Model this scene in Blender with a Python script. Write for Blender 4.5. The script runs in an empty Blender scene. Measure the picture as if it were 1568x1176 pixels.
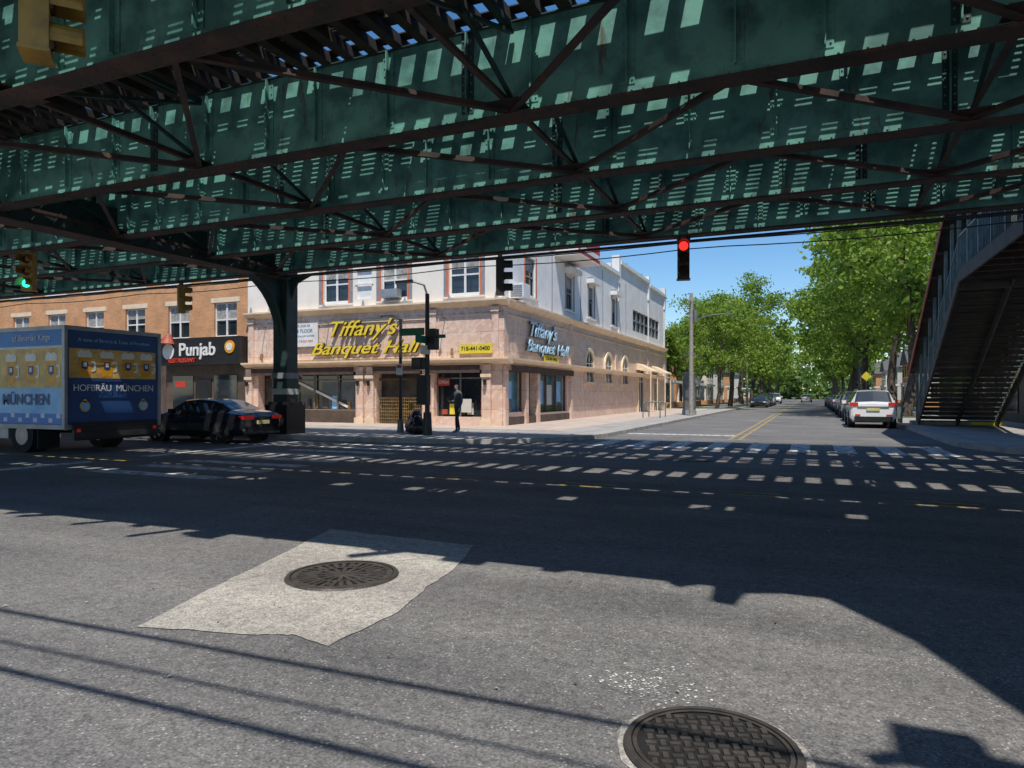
import bpy, math, random
from mathutils import Vector, Matrix
import numpy as np
random.seed(7)
R=math.radians
scene=bpy.context.scene
scene.view_settings.view_transform='Standard'
try: scene.view_settings.look='None'
except Exception: pass
# ------------------------------------------------------------ materials
MATS={}
def nd(nt,t,**k):
    n=nt.nodes.new(t)
    for a,b in k.items():
        if a in n.inputs: n.inputs[a].default_value=b
        else: setattr(n,a,b)
    return n
def c4(c): return (c[0],c[1],c[2],1)
def mixc(nt,fac,a,b,blend='MIX'):
    n=nt.nodes.new('ShaderNodeMix'); n.data_type='RGBA'; n.blend_type=blend
    for sock,val in ((0,fac),(6,a),(7,b)):
        if hasattr(val,'is_output'): nt.links.new(val,n.inputs[sock])
        elif sock==0: n.inputs[0].default_value=val
        else: n.inputs[sock].default_value=c4(val)
    return n.outputs[2]
def ramp(nt,src,p0,c0,p1,c1):
    r=nd(nt,'ShaderNodeValToRGB'); e=r.color_ramp.elements
    e[0].position=p0;e[1].position=p1;e[0].color=c4(c0);e[1].color=c4(c1)
    nt.links.new(src,r.inputs['Fac']); return r.outputs['Color']
def mat(name,c1,c2=None,scale=3.0,rough=0.7,metal=0.0,bump=0.0,bscale=None,emit=None,es=1.0,detail=6,lo=.35,hi=.65,coat=0,spec=.5,grime=None):
    m=bpy.data.materials.new(name); m.use_nodes=True; nt=m.node_tree
    b=nt.nodes['Principled BSDF']
    b.inputs['Roughness'].default_value=rough; b.inputs['Metallic'].default_value=metal
    b.inputs['Specular IOR Level'].default_value=spec
    if coat: b.inputs['Coat Weight'].default_value=coat
    tc=nd(nt,'ShaderNodeTexCoord')
    if c2 is None: c2=tuple(x*.8 for x in c1)
    n=nd(nt,'ShaderNodeTexNoise',Scale=scale,Detail=detail,Roughness=.6)
    nt.links.new(tc.outputs['Object'],n.inputs['Vector'])
    col=ramp(nt,n.outputs['Fac'],lo,c2,hi,c1)
    if grime:
        mp=nd(nt,'ShaderNodeMapping'); mp.inputs['Scale'].default_value=(1.6,1.6,.35); nt.links.new(tc.outputs['Object'],mp.inputs['Vector'])
        g=nd(nt,'ShaderNodeTexNoise',Scale=3.2,Detail=9,Roughness=.7); nt.links.new(mp.outputs[0],g.inputs['Vector'])
        col=mixc(nt,ramp(nt,g.outputs['Fac'],.57,(0,0,0),.68,(.8,.8,.8)),col,grime)
    nt.links.new(col,b.inputs['Base Color'])
    if bump:
        n2=nd(nt,'ShaderNodeTexNoise',Scale=bscale or scale*6,Detail=4)
        nt.links.new(tc.outputs['Object'],n2.inputs['Vector'])
        bp=nd(nt,'ShaderNodeBump',Strength=bump,Distance=.02)
        nt.links.new(n2.outputs['Fac'],bp.inputs['Height']); nt.links.new(bp.outputs['Normal'],b.inputs['Normal'])
    if emit:
        b.inputs['Emission Color'].default_value=c4(emit); b.inputs['Emission Strength'].default_value=es
    MATS[name]=m; return m
def asphalt(name,base,dark,light,crack=.25):
    m=bpy.data.materials.new(name); m.use_nodes=True; nt=m.node_tree; b=nt.nodes['Principled BSDF']
    b.inputs['Roughness'].default_value=.85; b.inputs['Specular IOR Level'].default_value=.3
    tc=nd(nt,'ShaderNodeTexCoord').outputs['Object']
    big=nd(nt,'ShaderNodeTexNoise',Scale=.45,Detail=8,Roughness=.65); nt.links.new(tc,big.inputs['Vector'])
    col=ramp(nt,big.outputs['Fac'],.32,dark,.68,base)
    fine=nd(nt,'ShaderNodeTexNoise',Scale=70,Detail=3,Roughness=.7); nt.links.new(tc,fine.inputs['Vector'])
    f=ramp(nt,fine.outputs['Fac'],.3,(.45,.45,.45),.72,(1.6,1.6,1.6))
    col=mixc(nt,1.0,col,f,'MULTIPLY')
    vor=nd(nt,'ShaderNodeTexVoronoi',Scale=38); nt.links.new(tc,vor.inputs['Vector'])
    v=ramp(nt,vor.outputs['Distance'],.15,(1,1,1),.28,(0,0,0))
    sp=nd(nt,'ShaderNodeTexNoise',Scale=9,Detail=3); nt.links.new(tc,sp.inputs['Vector'])
    v2=ramp(nt,sp.outputs['Fac'],.40,(0,0,0),.62,(1,1,1))
    mm=nd(nt,'ShaderNodeMath',operation='MULTIPLY'); nt.links.new(v,mm.inputs[0]); nt.links.new(v2,mm.inputs[1])
    col=mixc(nt,mm.outputs[0],col,light)
    md=nd(nt,'ShaderNodeTexNoise',Scale=14,Detail=5,Roughness=.75); nt.links.new(tc,md.inputs['Vector'])
    col=mixc(nt,1.0,col,ramp(nt,md.outputs['Fac'],.34,(.66,.66,.67),.55,(1.06,1.06,1.05)),'MULTIPLY')
    wn=nd(nt,'ShaderNodeTexNoise',Scale=1.3,Detail=5); nt.links.new(tc,wn.inputs['Vector'])
    add=mixc(nt,.35,tc,wn.outputs['Color'])
    vc=nd(nt,'ShaderNodeTexVoronoi',Scale=.36); vc.feature='DISTANCE_TO_EDGE'; nt.links.new(add,vc.inputs['Vector'])
    cr=ramp(nt,vc.outputs['Distance'],.0012,(1,1,1),.004,(0,0,0))
    cm=nd(nt,'ShaderNodeMath',operation='MULTIPLY'); nt.links.new(cr,cm.inputs[0]); cm.inputs[1].default_value=crack
    col=mixc(nt,cm.outputs[0],col,tuple(x*.35 for x in dark))
    st=nd(nt,'ShaderNodeTexNoise',Scale=1.7,Detail=7,Roughness=.7); nt.links.new(tc,st.inputs['Vector'])
    sv=ramp(nt,st.outputs['Fac'],.58,(0,0,0),.75,(1,1,1))
    sm=nd(nt,'ShaderNodeMath',operation='MULTIPLY'); nt.links.new(sv,sm.inputs[0]); sm.inputs[1].default_value=.5
    col=mixc(nt,sm.outputs[0],col,tuple(x*.5 for x in dark))
    mp=nd(nt,'ShaderNodeMapping'); mp.inputs['Scale'].default_value=(.12,1.1,1); nt.links.new(tc,mp.inputs['Vector'])
    sn=nd(nt,'ShaderNodeTexNoise',Scale=1.6,Detail=4); nt.links.new(mp.outputs[0],sn.inputs['Vector'])
    col=mixc(nt,1.0,col,ramp(nt,sn.outputs['Fac'],.3,(.80,.80,.81),.7,(1.16,1.15,1.13)),'MULTIPLY')
    nt.links.new(col,b.inputs['Base Color'])
    bp=nd(nt,'ShaderNodeBump',Strength=.6,Distance=.008); nt.links.new(fine.outputs['Fac'],bp.inputs['Height']); nt.links.new(bp.outputs['Normal'],b.inputs['Normal'])
    MATS[name]=m
def tiles(name,a,b_,mortar,bw,rh,ms=.02,rough=.7,vein=None,flat=False):
    m=bpy.data.materials.new(name); m.use_nodes=True; nt=m.node_tree; b=nt.nodes['Principled BSDF']
    b.inputs['Roughness'].default_value=rough
    tc=nd(nt,'ShaderNodeTexCoord').outputs['Object']
    sep=nd(nt,'ShaderNodeSeparateXYZ'); nt.links.new(tc,sep.inputs[0])
    cb=nd(nt,'ShaderNodeCombineXYZ')
    if flat:
        nt.links.new(sep.outputs['X'],cb.inputs['X']); nt.links.new(sep.outputs['Y'],cb.inputs['Y'])
    else:
        ad=nd(nt,'ShaderNodeMath',operation='ADD'); nt.links.new(sep.outputs['X'],ad.inputs[0]); nt.links.new(sep.outputs['Y'],ad.inputs[1])
        nt.links.new(ad.outputs[0],cb.inputs['X']); nt.links.new(sep.outputs['Z'],cb.inputs['Y'])
    br=nd(nt,'ShaderNodeTexBrick'); nt.links.new(cb.outputs[0],br.inputs['Vector'])
    br.inputs['Scale'].default_value=1; br.inputs['Brick Width'].default_value=bw; br.inputs['Row Height'].default_value=rh
    br.inputs['Mortar Size'].default_value=ms; br.inputs['Color1'].default_value=c4(a); br.inputs['Color2'].default_value=c4(b_); br.inputs['Mortar'].default_value=c4(mortar)
    if flat: br.offset=0
    col=br.outputs['Color']
    n=nd(nt,'ShaderNodeTexNoise',Scale=1.1 if vein is None else 2.2,Detail=9,Roughness=.7,Distortion=1.2 if vein else 0); nt.links.new(tc,n.inputs['Vector'])
    if vein: col=mixc(nt,ramp(nt,n.outputs['Fac'],.45,(0,0,0),.62,(1,1,1)),col,vein)
    else: col=mixc(nt,1.0,col,ramp(nt,n.outputs['Fac'],.3,(.7,.7,.7),.7,(1.1,1.1,1.1)),'MULTIPLY')
    nt.links.new(col,b.inputs['Base Color']); MATS[name]=m
asphalt('asphalt',(.195,.188,.182),(.118,.116,.115),(.42,.41,.39))
asphalt('concrete_patch',(.42,.395,.355),(.30,.28,.25),(.56,.53,.49),.6)
tiles('sidewalk',(.40,.38,.35),(.34,.32,.30),(.14,.13,.12),1.5,1.5,.015,.85,flat=True)
tiles('sidewalk_pink',(.56,.45,.37),(.50,.41,.35),(.28,.20,.17),.9,.9,.02,.85,flat=True)
mat('kerb',(.42,.40,.37),(.25,.24,.22),2.5,.85,bump=.3)
mat('soil',(.09,.10,.05),(.05,.06,.03),.6,.95)
mat('paint_white',(.66,.65,.62),(.19,.185,.18),5,.8,lo=.40,hi=.55)
mat('paint_yellow',(.50,.35,.07),(.17,.15,.12),5,.8,lo=.42,hi=.62)
mat('iron',(.14,.12,.105),(.065,.058,.052),9,.55,.6,bump=.3)
mat('iron_dark',(.012,.011,.01),(.006,.006,.006),9,.8)
mat('teal',(.15,.40,.33),(.06,.18,.16),1.3,.6,bump=.15,detail=9,lo=.38,hi=.56,grime=(.10,.055,.035))
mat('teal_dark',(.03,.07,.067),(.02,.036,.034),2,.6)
mat('rust',(.085,.05,.04),(.025,.027,.028),1.6,.8,bump=.2,detail=8,grime=(.16,.06,.03))
mat('timber',(.06,.045,.035),(.03,.025,.02),4,.9)
mat('rail_steel',(.2,.17,.15),(.12,.09,.08),6,.4,.8)
tiles('brick',(.70,.31,.11),(.57,.23,.08),(.50,.36,.24),.22,.075,.011,.85)
tiles('marble',(.72,.50,.38),(.62,.42,.33),(.36,.25,.21),1.1,.85,.014,.35,vein=(.78,.62,.52))
mat('stucco',(.84,.77,.67),(.74,.68,.60),1.0,.85,bump=.2,bscale=40)
mat('stucco_grey',(.80,.78,.76),(.68,.67,.66),1.0,.85,bump=.2,bscale=40)
mat('cream_trim',(.80,.64,.44),(.66,.51,.36),2,.6)
mat('white_trim',(.78,.77,.74),(.66,.65,.62),3,.5)
mat('orange_trim',(.65,.20,.10),(.5,.15,.08),3,.6)
mat('grey_trim',(.26,.28,.30),(.2,.21,.23),3,.6)
mat('glass',(.03,.04,.05),(.012,.016,.02),.8,.06,spec=.9)
mat('glass_blue',(.10,.28,.36),(.04,.10,.14),1.2,.08,spec=.9)
mat('curtain',(.42,.40,.36),(.2,.19,.18),5,.9)
mat('interior',(.10,.085,.07),(.03,.028,.025),1.5,.8)
mat('bronze',(.42,.27,.10),(.2,.13,.05),8,.45,.4)
mat('gold_sign',(.85,.66,.05),(.70,.50,.03),4,.45)
mat('sign_edge',(.06,.05,.03),None,4,.6)
mat('blue_sign',(.55,.74,.85),(.35,.6,.78),4,.4)
mat('brown_dark',(.12,.08,.06),(.06,.045,.035),2,.7)
mat('awning_shade',(.09,.055,.04),(.05,.03,.025),3,.8)  # dark brown that puts the awning's shade into the colour
mat('black',(.018,.018,.02),(.01,.01,.01),4,.45)
mat('black_paint',(.012,.013,.016),(.010,.010,.012),1,.15,coat=.8)
mat('white_paint',(.80,.80,.79),(.75,.75,.74),1,.2,coat=.7)
mat('silver_paint',(.4,.41,.42),(.36,.37,.38),1,.25,.3,coat=.7)
mat('red_paint',(.35,.03,.025),(.3,.02,.02),1,.2,coat=.7)
mat('rubber',(.02,.02,.02),(.012,.012,.012),5,.9)
mat('alloy',(.45,.45,.46),(.3,.3,.31),5,.3,.9)
mat('tail_red',(.5,.02,.02),(.35,.01,.01),5,.25,emit=(.8,.03,.02),es=.15)
mat('car_glass',(.035,.045,.05),(.02,.025,.03),.8,.04,spec=.9)
mat('plate',(.7,.6,.3),(.6,.5,.2),5,.5)
mat('pole_grey',(.20,.21,.21),(.12,.125,.125),3,.5,.4)
mat('pole_dark',(.05,.05,.05),(.03,.03,.03),3,.5,.3)
mat('pole_wood',(.36,.33,.29),(.24,.22,.19),6,.9)
mat('signal_yellow',(.40,.24,.03),(.2,.12,.03),4,.5)
mat('signal_black',(.03,.032,.03),(.02,.02,.02),4,.5)
mat('red_light',(.5,.02,.01),None,4,.3,emit=(1,.02,.015),es=2.5)
mat('green_light',(.02,.4,.25),None,4,.3,emit=(.03,1,.5),es=2.2)
mat('lens_off',(.05,.02,.01),None,4,.2)
mat('sign_green',(.01,.16,.08),None,4,.5)
mat('sign_white',(.8,.8,.78),None,3,.5)
mat('sign_yellow',(.8,.65,.05),None,4,.5)
mat('sign_red',(.55,.05,.03),None,4,.5)
mat('ad_navy',(.03,.09,.26),(.02,.06,.19),1,.35)
mat('ad_blue',(.05,.25,.66),(.03,.18,.54),.9,.35)
mat('ad_sky',(.34,.62,.88),(.16,.44,.78),1.5,.35)
mat('ad_gold',(.85,.58,.18),(.55,.30,.08),2.2,.35,detail=4)
mat('ad_amber',(.88,.42,.02),(.66,.28,.02),4,.35)
mat('ad_foam',(.88,.85,.78),(.78,.74,.64),6,.4)
mat('box_alu',(.45,.46,.47),(.3,.31,.32),2,.4,.5)
mat('bark',(.13,.10,.075),(.06,.05,.04),5,.95,bump=.6)
mat('skin',(.42,.26,.19),(.38,.23,.17),6,.5)
mat('hair',(.02,.015,.012),None,9,.6)
mat('hoodie',(.10,.11,.13),(.07,.075,.09),8,.9)
mat('trousers',(.03,.03,.035),None,8,.9)
mat('shoe',(.25,.25,.25),None,8,.7)
mat('bag_black',(.015,.015,.017),None,3,.25,bump=.8,bscale=9)
mat('canopy_red',(.42,.09,.045),(.26,.05,.03),3,.6)
mat('steel_grey',(.20,.25,.235),(.10,.14,.13),2,.6,.2)
mat('stair_steel',(.07,.06,.05),(.03,.03,.028),2,.7)
mat('tar_roof',(.1,.1,.1),None,2,.9)
mat('siding',(.6,.58,.53),(.5,.48,.44),2,.8)
mat('cable',(.02,.02,.025),None,3,.6)
mat('ad_screen',(.10,.13,.16),(.04,.05,.07),1.5,.15)
def leafmat(name,c1,c2):
    m=bpy.data.materials.new(name); m.use_nodes=True; nt=m.node_tree
    b=nt.nodes['Principled BSDF']; out=nt.nodes['Material Output']
    b.inputs['Roughness'].default_value=.55; b.inputs['Specular IOR Level'].default_value=.2
    tc=nd(nt,'ShaderNodeTexCoord').outputs['Object']
    n=nd(nt,'ShaderNodeTexNoise',Scale=.9,Detail=6,Roughness=.7); nt.links.new(tc,n.inputs['Vector'])
    col=ramp(nt,n.outputs['Fac'],.38,c2,.62,c1)
    nt.links.new(col,b.inputs['Base Color'])
    t=nd(nt,'ShaderNodeBsdfTranslucent'); nt.links.new(mixc(nt,1.0,col,(1.6,1.6,.6),'MULTIPLY'),t.inputs['Color'])
    mx=nd(nt,'ShaderNodeMixShader'); mx.inputs[0].default_value=.36
    nt.links.new(b.outputs[0],mx.inputs[1]); nt.links.new(t.outputs[0],mx.inputs[2]); nt.links.new(mx.outputs[0],out.inputs[0])
    MATS[name]=m
leafmat('leaves',(.27,.38,.065),(.085,.155,.028))
leafmat('leaves_far',(.15,.23,.07),(.08,.14,.04))
# ------------------------------------------------------------ mesh builder
class M:
    def __init__(s): s.v=[];s.f=[];s.m=[];s.names=[];s.T=None
    def mi(s,n):
        if n not in s.names: s.names.append(n)
        return s.names.index(n)
    def add(s,vs,fs,mt):
        o=len(s.v)
        if s.T is not None: vs=[tuple(s.T@Vector(p)) for p in vs]
        s.v+= [tuple(p) for p in vs]; i=s.mi(mt)
        for f in fs: s.f.append(tuple(o+k for k in f)); s.m.append(i)
    def quad(s,pts,mt): s.add(pts,[tuple(range(len(pts)))],mt)
    def box(s,x0,x1,y0,y1,z0,z1,mt):
        s.add([(x0,y0,z0),(x1,y0,z0),(x1,y1,z0),(x0,y1,z0),(x0,y0,z1),(x1,y0,z1),(x1,y1,z1),(x0,y1,z1)],
          [(0,3,2,1),(4,5,6,7),(0,1,5,4),(1,2,6,5),(2,3,7,6),(3,0,4,7)],mt)
    def beam(s,p0,p1,w,h,mt,up=(0,0,1)):
        p0=Vector(p0);p1=Vector(p1);d=(p1-p0).normalized();u=Vector(up)
        if abs(d.dot(u))>.98: u=Vector((0,1,0))
        a=d.cross(u).normalized();b=a.cross(d).normalized()
        vs=[]
        for p in (p0,p1):
            for i,j in ((-1,-1),(1,-1),(1,1),(-1,1)): vs.append(p+a*(i*w/2)+b*(j*h/2))
        s.add(vs,[(3,2,1,0),(4,5,6,7),(0,1,5,4),(1,2,6,5),(2,3,7,6),(3,0,4,7)],mt)
    def cyl(s,p0,p1,r0,r1,n,mt,caps=True):
        p0=Vector(p0);p1=Vector(p1);d=(p1-p0).normalized();u=Vector((0,0,1))
        if abs(d.dot(u))>.95: u=Vector((1,0,0))
        a=d.cross(u).normalized();b=a.cross(d).normalized();vs=[]
        for p,r in ((p0,r0),(p1,r1)):
            for k in range(n):
                t=2*math.pi*k/n; vs.append(p+a*(r*math.cos(t))+b*(r*math.sin(t)))
        fs=[(k,(k+1)%n,n+(k+1)%n,n+k) for k in range(n)]
        if caps: fs+=[tuple(range(n-1,-1,-1)),tuple(range(n,2*n))]
        s.add(vs,fs,mt)
    def tube(s,pts,r,n,mt):
        for a,b in zip(pts[:-1],pts[1:]): s.cyl(a,b,r,r,n,mt,False)
    def prof(s,poly,axis,a0,a1,mt):
        n=len(poly)
        mk={'x':(lambda a,p,z:(a,p,z)),'y':(lambda a,p,z:(p,a,z)),'z':(lambda a,p,z:(p,z,a))}[axis]
        vs=[mk(a0,p,z) for p,z in poly]+[mk(a1,p,z) for p,z in poly]
        s.add(vs,[(k,(k+1)%n,n+(k+1)%n,n+k) for k in range(n)]+[tuple(range(n)),tuple(range(2*n-1,n-1,-1))],mt)
    def obj(s,name,parent=None,loc=(0,0,0),rz=0,smooth=False,bevel=0,scale=1):
        me=bpy.data.meshes.new(name); me.from_pydata(s.v,[],s.f)
        for n in s.names: me.materials.append(MATS[n])
        me.polygons.foreach_set('material_index',s.m)
        me.update()
        if smooth:
            me.shade_smooth(); me.set_sharp_from_angle(angle=R(38))
        o=bpy.data.objects.new(name,me); scene.collection.objects.link(o)
        o.location=loc; o.rotation_euler=(0,0,rz); o.scale=(scale,)*3
        if parent: o.parent=parent
        if bevel:
            b=o.modifiers.new('b','BEVEL'); b.width=bevel; b.segments=2; b.limit_method='ANGLE'
        return o
def empty(name,loc=(0,0,0)):
    o=bpy.data.objects.new(name,None); scene.collection.objects.link(o); o.location=loc; return o
def text(body,name,parent,loc,rot,size,mt,ext=.01,shear=0,offset=0,align='CENTER',sx=1,sp=1):
    c=bpy.data.curves.new(name,'FONT'); c.body=body; c.size=size; c.extrude=ext; c.shear=shear; c.offset=offset; c.space_character=sp
    c.align_x=align; c.align_y='CENTER'; c.materials.append(MATS[mt])
    o=bpy.data.objects.new(name,c); scene.collection.objects.link(o); o.location=loc; o.rotation_euler=rot; o.scale=(sx,1,1); o.parent=parent
    return o
FR=(R(90),0,0); SD=(R(90),0,R(90))
# ------------------------------------------------------------ ground & roads
g=M(); g.quad([(-1500,-1500,0),(1500,-1500,0),(1500,1500,0),(-1500,1500,0)],'soil'); g.obj('ground')
g=M(); g.quad([(-400,3.0,.004),(400,3.0,.004),(400,18.6,.004),(-400,18.6,.004)],'asphalt')
g.quad([(-12.5,-200,.004),(9.8,-200,.004),(9.8,3.0,.004),(-12.5,3.0,.004)],'asphalt')
g.quad([(-12.5,18.6,.004),(9.8,18.6,.004),(9.8,24.5,.004),(-12.5,24.5,.004)],'asphalt')
g.quad([(-6.9,24.5,.004),(4.2,24.5,.004),(4.2,700,.004),(-6.9,700,.004)],'asphalt')
g.obj('road')
KX0,KX1,KY0,KY1=-6.5,3.8,3.0,17.9
def corner(name,cx,cy,sx,sy,r,fx,fy,mt):
    arc=[]
    for k in range(13):
        t=math.pi/2*k/12
        arc.append((cx+sx*(r-r*math.sin(t)) , cy+sy*(r-r*math.cos(t))))
    outer=[(fx,cy)]+arc+[(cx,fy)]
    w=.17
    inn=[(fx,cy+sy*w)]
    for k in range(13):
        t=math.pi/2*k/12
        inn.append((cx+sx*(r-(r-w)*math.sin(t)), cy+sy*(r-(r-w)*math.cos(t))))
    inn.append((cx+sx*w,fy))
    m=M()
    for i in range(len(outer)-1):
        a,b,c,d=outer[i],outer[i+1],inn[i+1],inn[i]
        m.quad([(a[0],a[1],.14),(b[0],b[1],.14),(c[0],c[1],.14),(d[0],d[1],.14)],'kerb')
        m.quad([(a[0],a[1],0),(b[0],b[1],0),(b[0],b[1],.14),(a[0],a[1],.14)],'kerb')
    poly=[(p[0],p[1],.137) for p in inn]+[(fx,fy,.137)]
    m.add(poly,[tuple(range(len(poly)))],mt)
    return m.obj(name)
corner('sidewalk',KX0,KY1,-1,1,5.5,-300,500,'sidewalk')
corner('sidewalk',KX1,KY1,1,1,6,300,500,'sidewalk')
corner('sidewalk',KX0,KY0,-1,-1,6,-300,-200,'sidewalk')
corner('sidewalk',KX1,KY0,1,-1,6,300,-200,'sidewalk')
m=M(); m.quad([(-12.2,30,.141),(-8.6,30,.141),(-8.6,66,.141),(-12.2,66,.141)],'sidewalk_pink')
m.quad([(-30,24.2,.141),(-8.6,24.2,.141),(-8.6,30,.141),(-30,30,.141)],'sidewalk_pink'); m.obj('pavement')
m=M()
m.box(-8.2,-6.8,70,300,.13,.15,'soil'); m.box(4.2,6,46,300,.13,.15,'soil'); m.box(-30,-11,68,300,.13,.16,'soil'); m.box(9,30,68,300,.13,.16,'soil'); m.obj('grass_verge')
m=M()
for i in range(9):
    x=-6.0+i*1.1; m.quad([(x,19.2,.009),(x+.5,19.2,.009),(x+.5,22.2,.009),(x,22.2,.009)],'paint_white')
for i in range(8):
    y=8.9+i*1.1; m.quad([(-12.9,y,.009),(-9.6,y,.009),(-9.6,y+.42,.009),(-12.9,y+.42,.009)],'paint_white')
m.quad([(-6.4,25.6,.009),(-2.5,25.6,.009),(-2.5,26.1,.009),(-6.4,26.1,.009)],'paint_white')
m.quad([(-14.9,3.3,.009),(-14.5,3.3,.009),(-14.5,10.3,.009),(-14.9,10.3,.009)],'paint_white')
m.quad([(-14.9,11.6,.009),(-14.5,11.6,.009),(-14.5,17.5,.009),(-14.9,17.5,.009)],'paint_white')
for x in (-2.5,-2.2): m.quad([(x,23.5,.009),(x+.12,23.5,.009),(x+.12,400,.009),(x,400,.009)],'paint_yellow')
for y in (10.65,10.95): 
    m.quad([(-300,y,.009),(-14,y,.009),(-14,y+.12,.009),(-300,y+.12,.009)],'paint_yellow')
    for i in range(7): 
        x=-8.8+i*2.5; m.quad([(x,y,.009),(x+.9,y,.009),(x+.9,y+.1,.009),(x,y+.1,.009)],'paint_yellow')
m.obj('road_markings')
def jag(poly,n=7,a=.012):
    out=[]
    for i in range(len(poly)):
        p=poly[i];q=poly[(i+1)%len(poly)]
        for k in range(n):
            t=k/n; out.append((p[0]+(q[0]-p[0])*t+random.uniform(-a,a),p[1]+(q[1]-p[1])*t+random.uniform(-a,a)))
    return out
m=M(); pp=jag([(-3.96,3.08),(-4.3,4.2),(-4.86,6.16),(-3.05,6.05),(-2.8,5.24),(-2.72,4.6),(-2.58,4.0),(-2.63,3.30),(-2.95,3.36),(-3.16,3.27)])
m.quad([(x,y,.010) for x,y in pp],'concrete_patch'); m.obj('concrete_patch')
def manhole(cx,cy,r,style):
    m=M(); n=48
    def ring(r0,r1,z0,z1,mt):
        for k in range(n):
            a=2*math.pi*k/n;b=2*math.pi*(k+1)/n
            m.quad([(r0*math.cos(a),r0*math.sin(a),z0),(r1*math.cos(a),r1*math.sin(a),z1),(r1*math.cos(b),r1*math.sin(b),z1),(r0*math.cos(b),r0*math.sin(b),z0)],mt)
    m.cyl((0,0,0),(0,0,.003),r,r,n,'iron_dark')
    ring(r*.93,r,.016,.016,'iron'); ring(r,r*1.02,.016,0,'iron'); ring(r*.93,r*.925,.016,.004,'iron_dark')
    if style=='grate':
        ring(r*.80,r*.91,.012,.012,'iron'); ring(r*.0,r*.16,.012,.012,'iron')
        ring(r*.44,r*.50,.012,.012,'iron')
        for rr0,rr1,cnt in ((.16,.44,14),(.5,.80,30)):
            for k in range(cnt):
                t=2*math.pi*k/cnt; c,s_=math.cos(t),math.sin(t)
                m.beam((r*rr0*c,r*rr0*s_,.008),(r*rr1*c,r*rr1*s_,.008),r*.075,.008,'iron')
        for k in range(12):
            t=2*math.pi*k/12; m.cyl((r*.65*math.cos(t),r*.65*math.sin(t),.003),(r*.65*math.cos(t),r*.65*math.sin(t),.0115),r*.06,r*.06,8,'iron')
    else:
        m.cyl((0,0,.003),(0,0,.006),r*.91,r*.91,n,'iron_dark'); ring(r*.86,r*.91,.013,.013,'iron')
        st=.05
        for i in range(-8,9):
            for j in range(-8,9):
                x=i*st;y=j*st
                if math.hypot(x,y)<r*.82:
                    if (i+j)%2: m.box(x-.023,x+.023,y-.012,y+.012,.006,.016,'iron')
                    else: m.box(x-.012,x+.012,y-.023,y+.023,.006,.016,'iron')
    m.obj('manhole_cover',loc=(cx,cy,.0105),rz=.3)
manhole(-3.53,4.62,.45,'grate'); manhole(-.38,2.98,.36,'cover'); manhole(-2.4,16,.42,'cover')
m=M()
for k in range(60):
    a=2*math.pi*k/60;b=2*math.pi*(k+1)/60
    ra=.395+.006*math.sin(7*a)+.004*math.sin(17*a); rb=.395+.006*math.sin(7*b)+.004*math.sin(17*b)
    m.quad([(-.38+.37*math.cos(a),2.98+.37*math.sin(a),.008),(-.38+ra*math.cos(a),2.98+ra*math.sin(a),.008),(-.38+rb*math.cos(b),2.98+rb*math.sin(b),.008),(-.38+.37*math.cos(b),2.98+.37*math.sin(b),.008)],'concrete_patch')
m.obj('manhole_collar')
m=M()
for _ in range(260):
    x=random.gauss(-.75,.15);y=random.gauss(3.5,.14);r=random.uniform(.002,.010)
    pts=[(x+r*random.uniform(.5,1.5)*math.cos(t),y+r*random.uniform(.5,1.4)*math.sin(t),.0075) for t in [i*math.pi/3 for i in range(6)]]
    m.quad(pts,'paint_white')
m.obj('paint_splash')
m=M(); rl=random.Random(3)
for _ in range(70):
    x=rl.uniform(-7,3);y=rl.uniform(2.5,9);s=rl.uniform(.008,.02);a=rl.uniform(0,6.28)
    c,s_=math.cos(a)*s,math.sin(a)*s
    m.quad([(x-c,y-s_,.012),(x+s_*.6,y-c*.6,.018),(x+c,y+s_,.013),(x-s_*.6,y+c*.6,.02)],rl.choice(['bark','pole_wood','bark','siding','kerb']))
m.obj('litter')
# ------------------------------------------------------------ elevated railway
EL=empty('elevated_railway')
GY=[3.2,5.9,9.3,12.3,15.2,18.0]
X0,X1=-130,60; ZB,ZT=5.6,7.0
for gi,y in enumerate(GY):
    m=M()
    m.box(X0,X1,y-.012,y+.012,ZB,ZT,'teal')
    m.box(X0,X1,y-.17,y+.17,ZB-.04,ZB-.002,'rust')
    m.box(X0,X1,y-.12,y-.014,ZB,ZB+.015,'rust'); m.box(X0,X1,y-.032,y-.014,ZB+.017,ZB+.13,'teal')
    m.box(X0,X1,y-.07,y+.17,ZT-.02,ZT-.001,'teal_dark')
    x=X0+ (gi*.37)%1.4; k=0
    while x<X1:
        m.box(x,x+.02,y-.10,y-.014,ZB+.16,ZT-.03,'teal'); m.box(x-.09,x+.11,y-.028,y-.0135,ZB+.16,ZT-.03,'teal_dark' if k%5==1 else 'teal')
        if -25<x<12 and 0<gi:
            for z in np.arange(ZB+.22,ZT-.05,.13):
                for dx in (-.055,.075): m.cyl((x+dx,y-.028,z),(x+dx,y-.042,z),.018,.010,5,'teal')
        x+=1.42 if k%3 else 1.05; k+=1
    for xx in np.arange(-24,8,.16): m.cyl((xx,y-.032,ZB+.075),(xx,y-.046,ZB+.075),.018,.01,5,'teal')
    for xx in np.arange(-20,8,.2):
        for yy in (-.1,.1): m.cyl((xx,y+yy,ZB-.04),(xx,y+yy,ZB-.055),.018,.01,5,'rust')
    m.obj('plate_girder',EL)
m=M()
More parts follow.
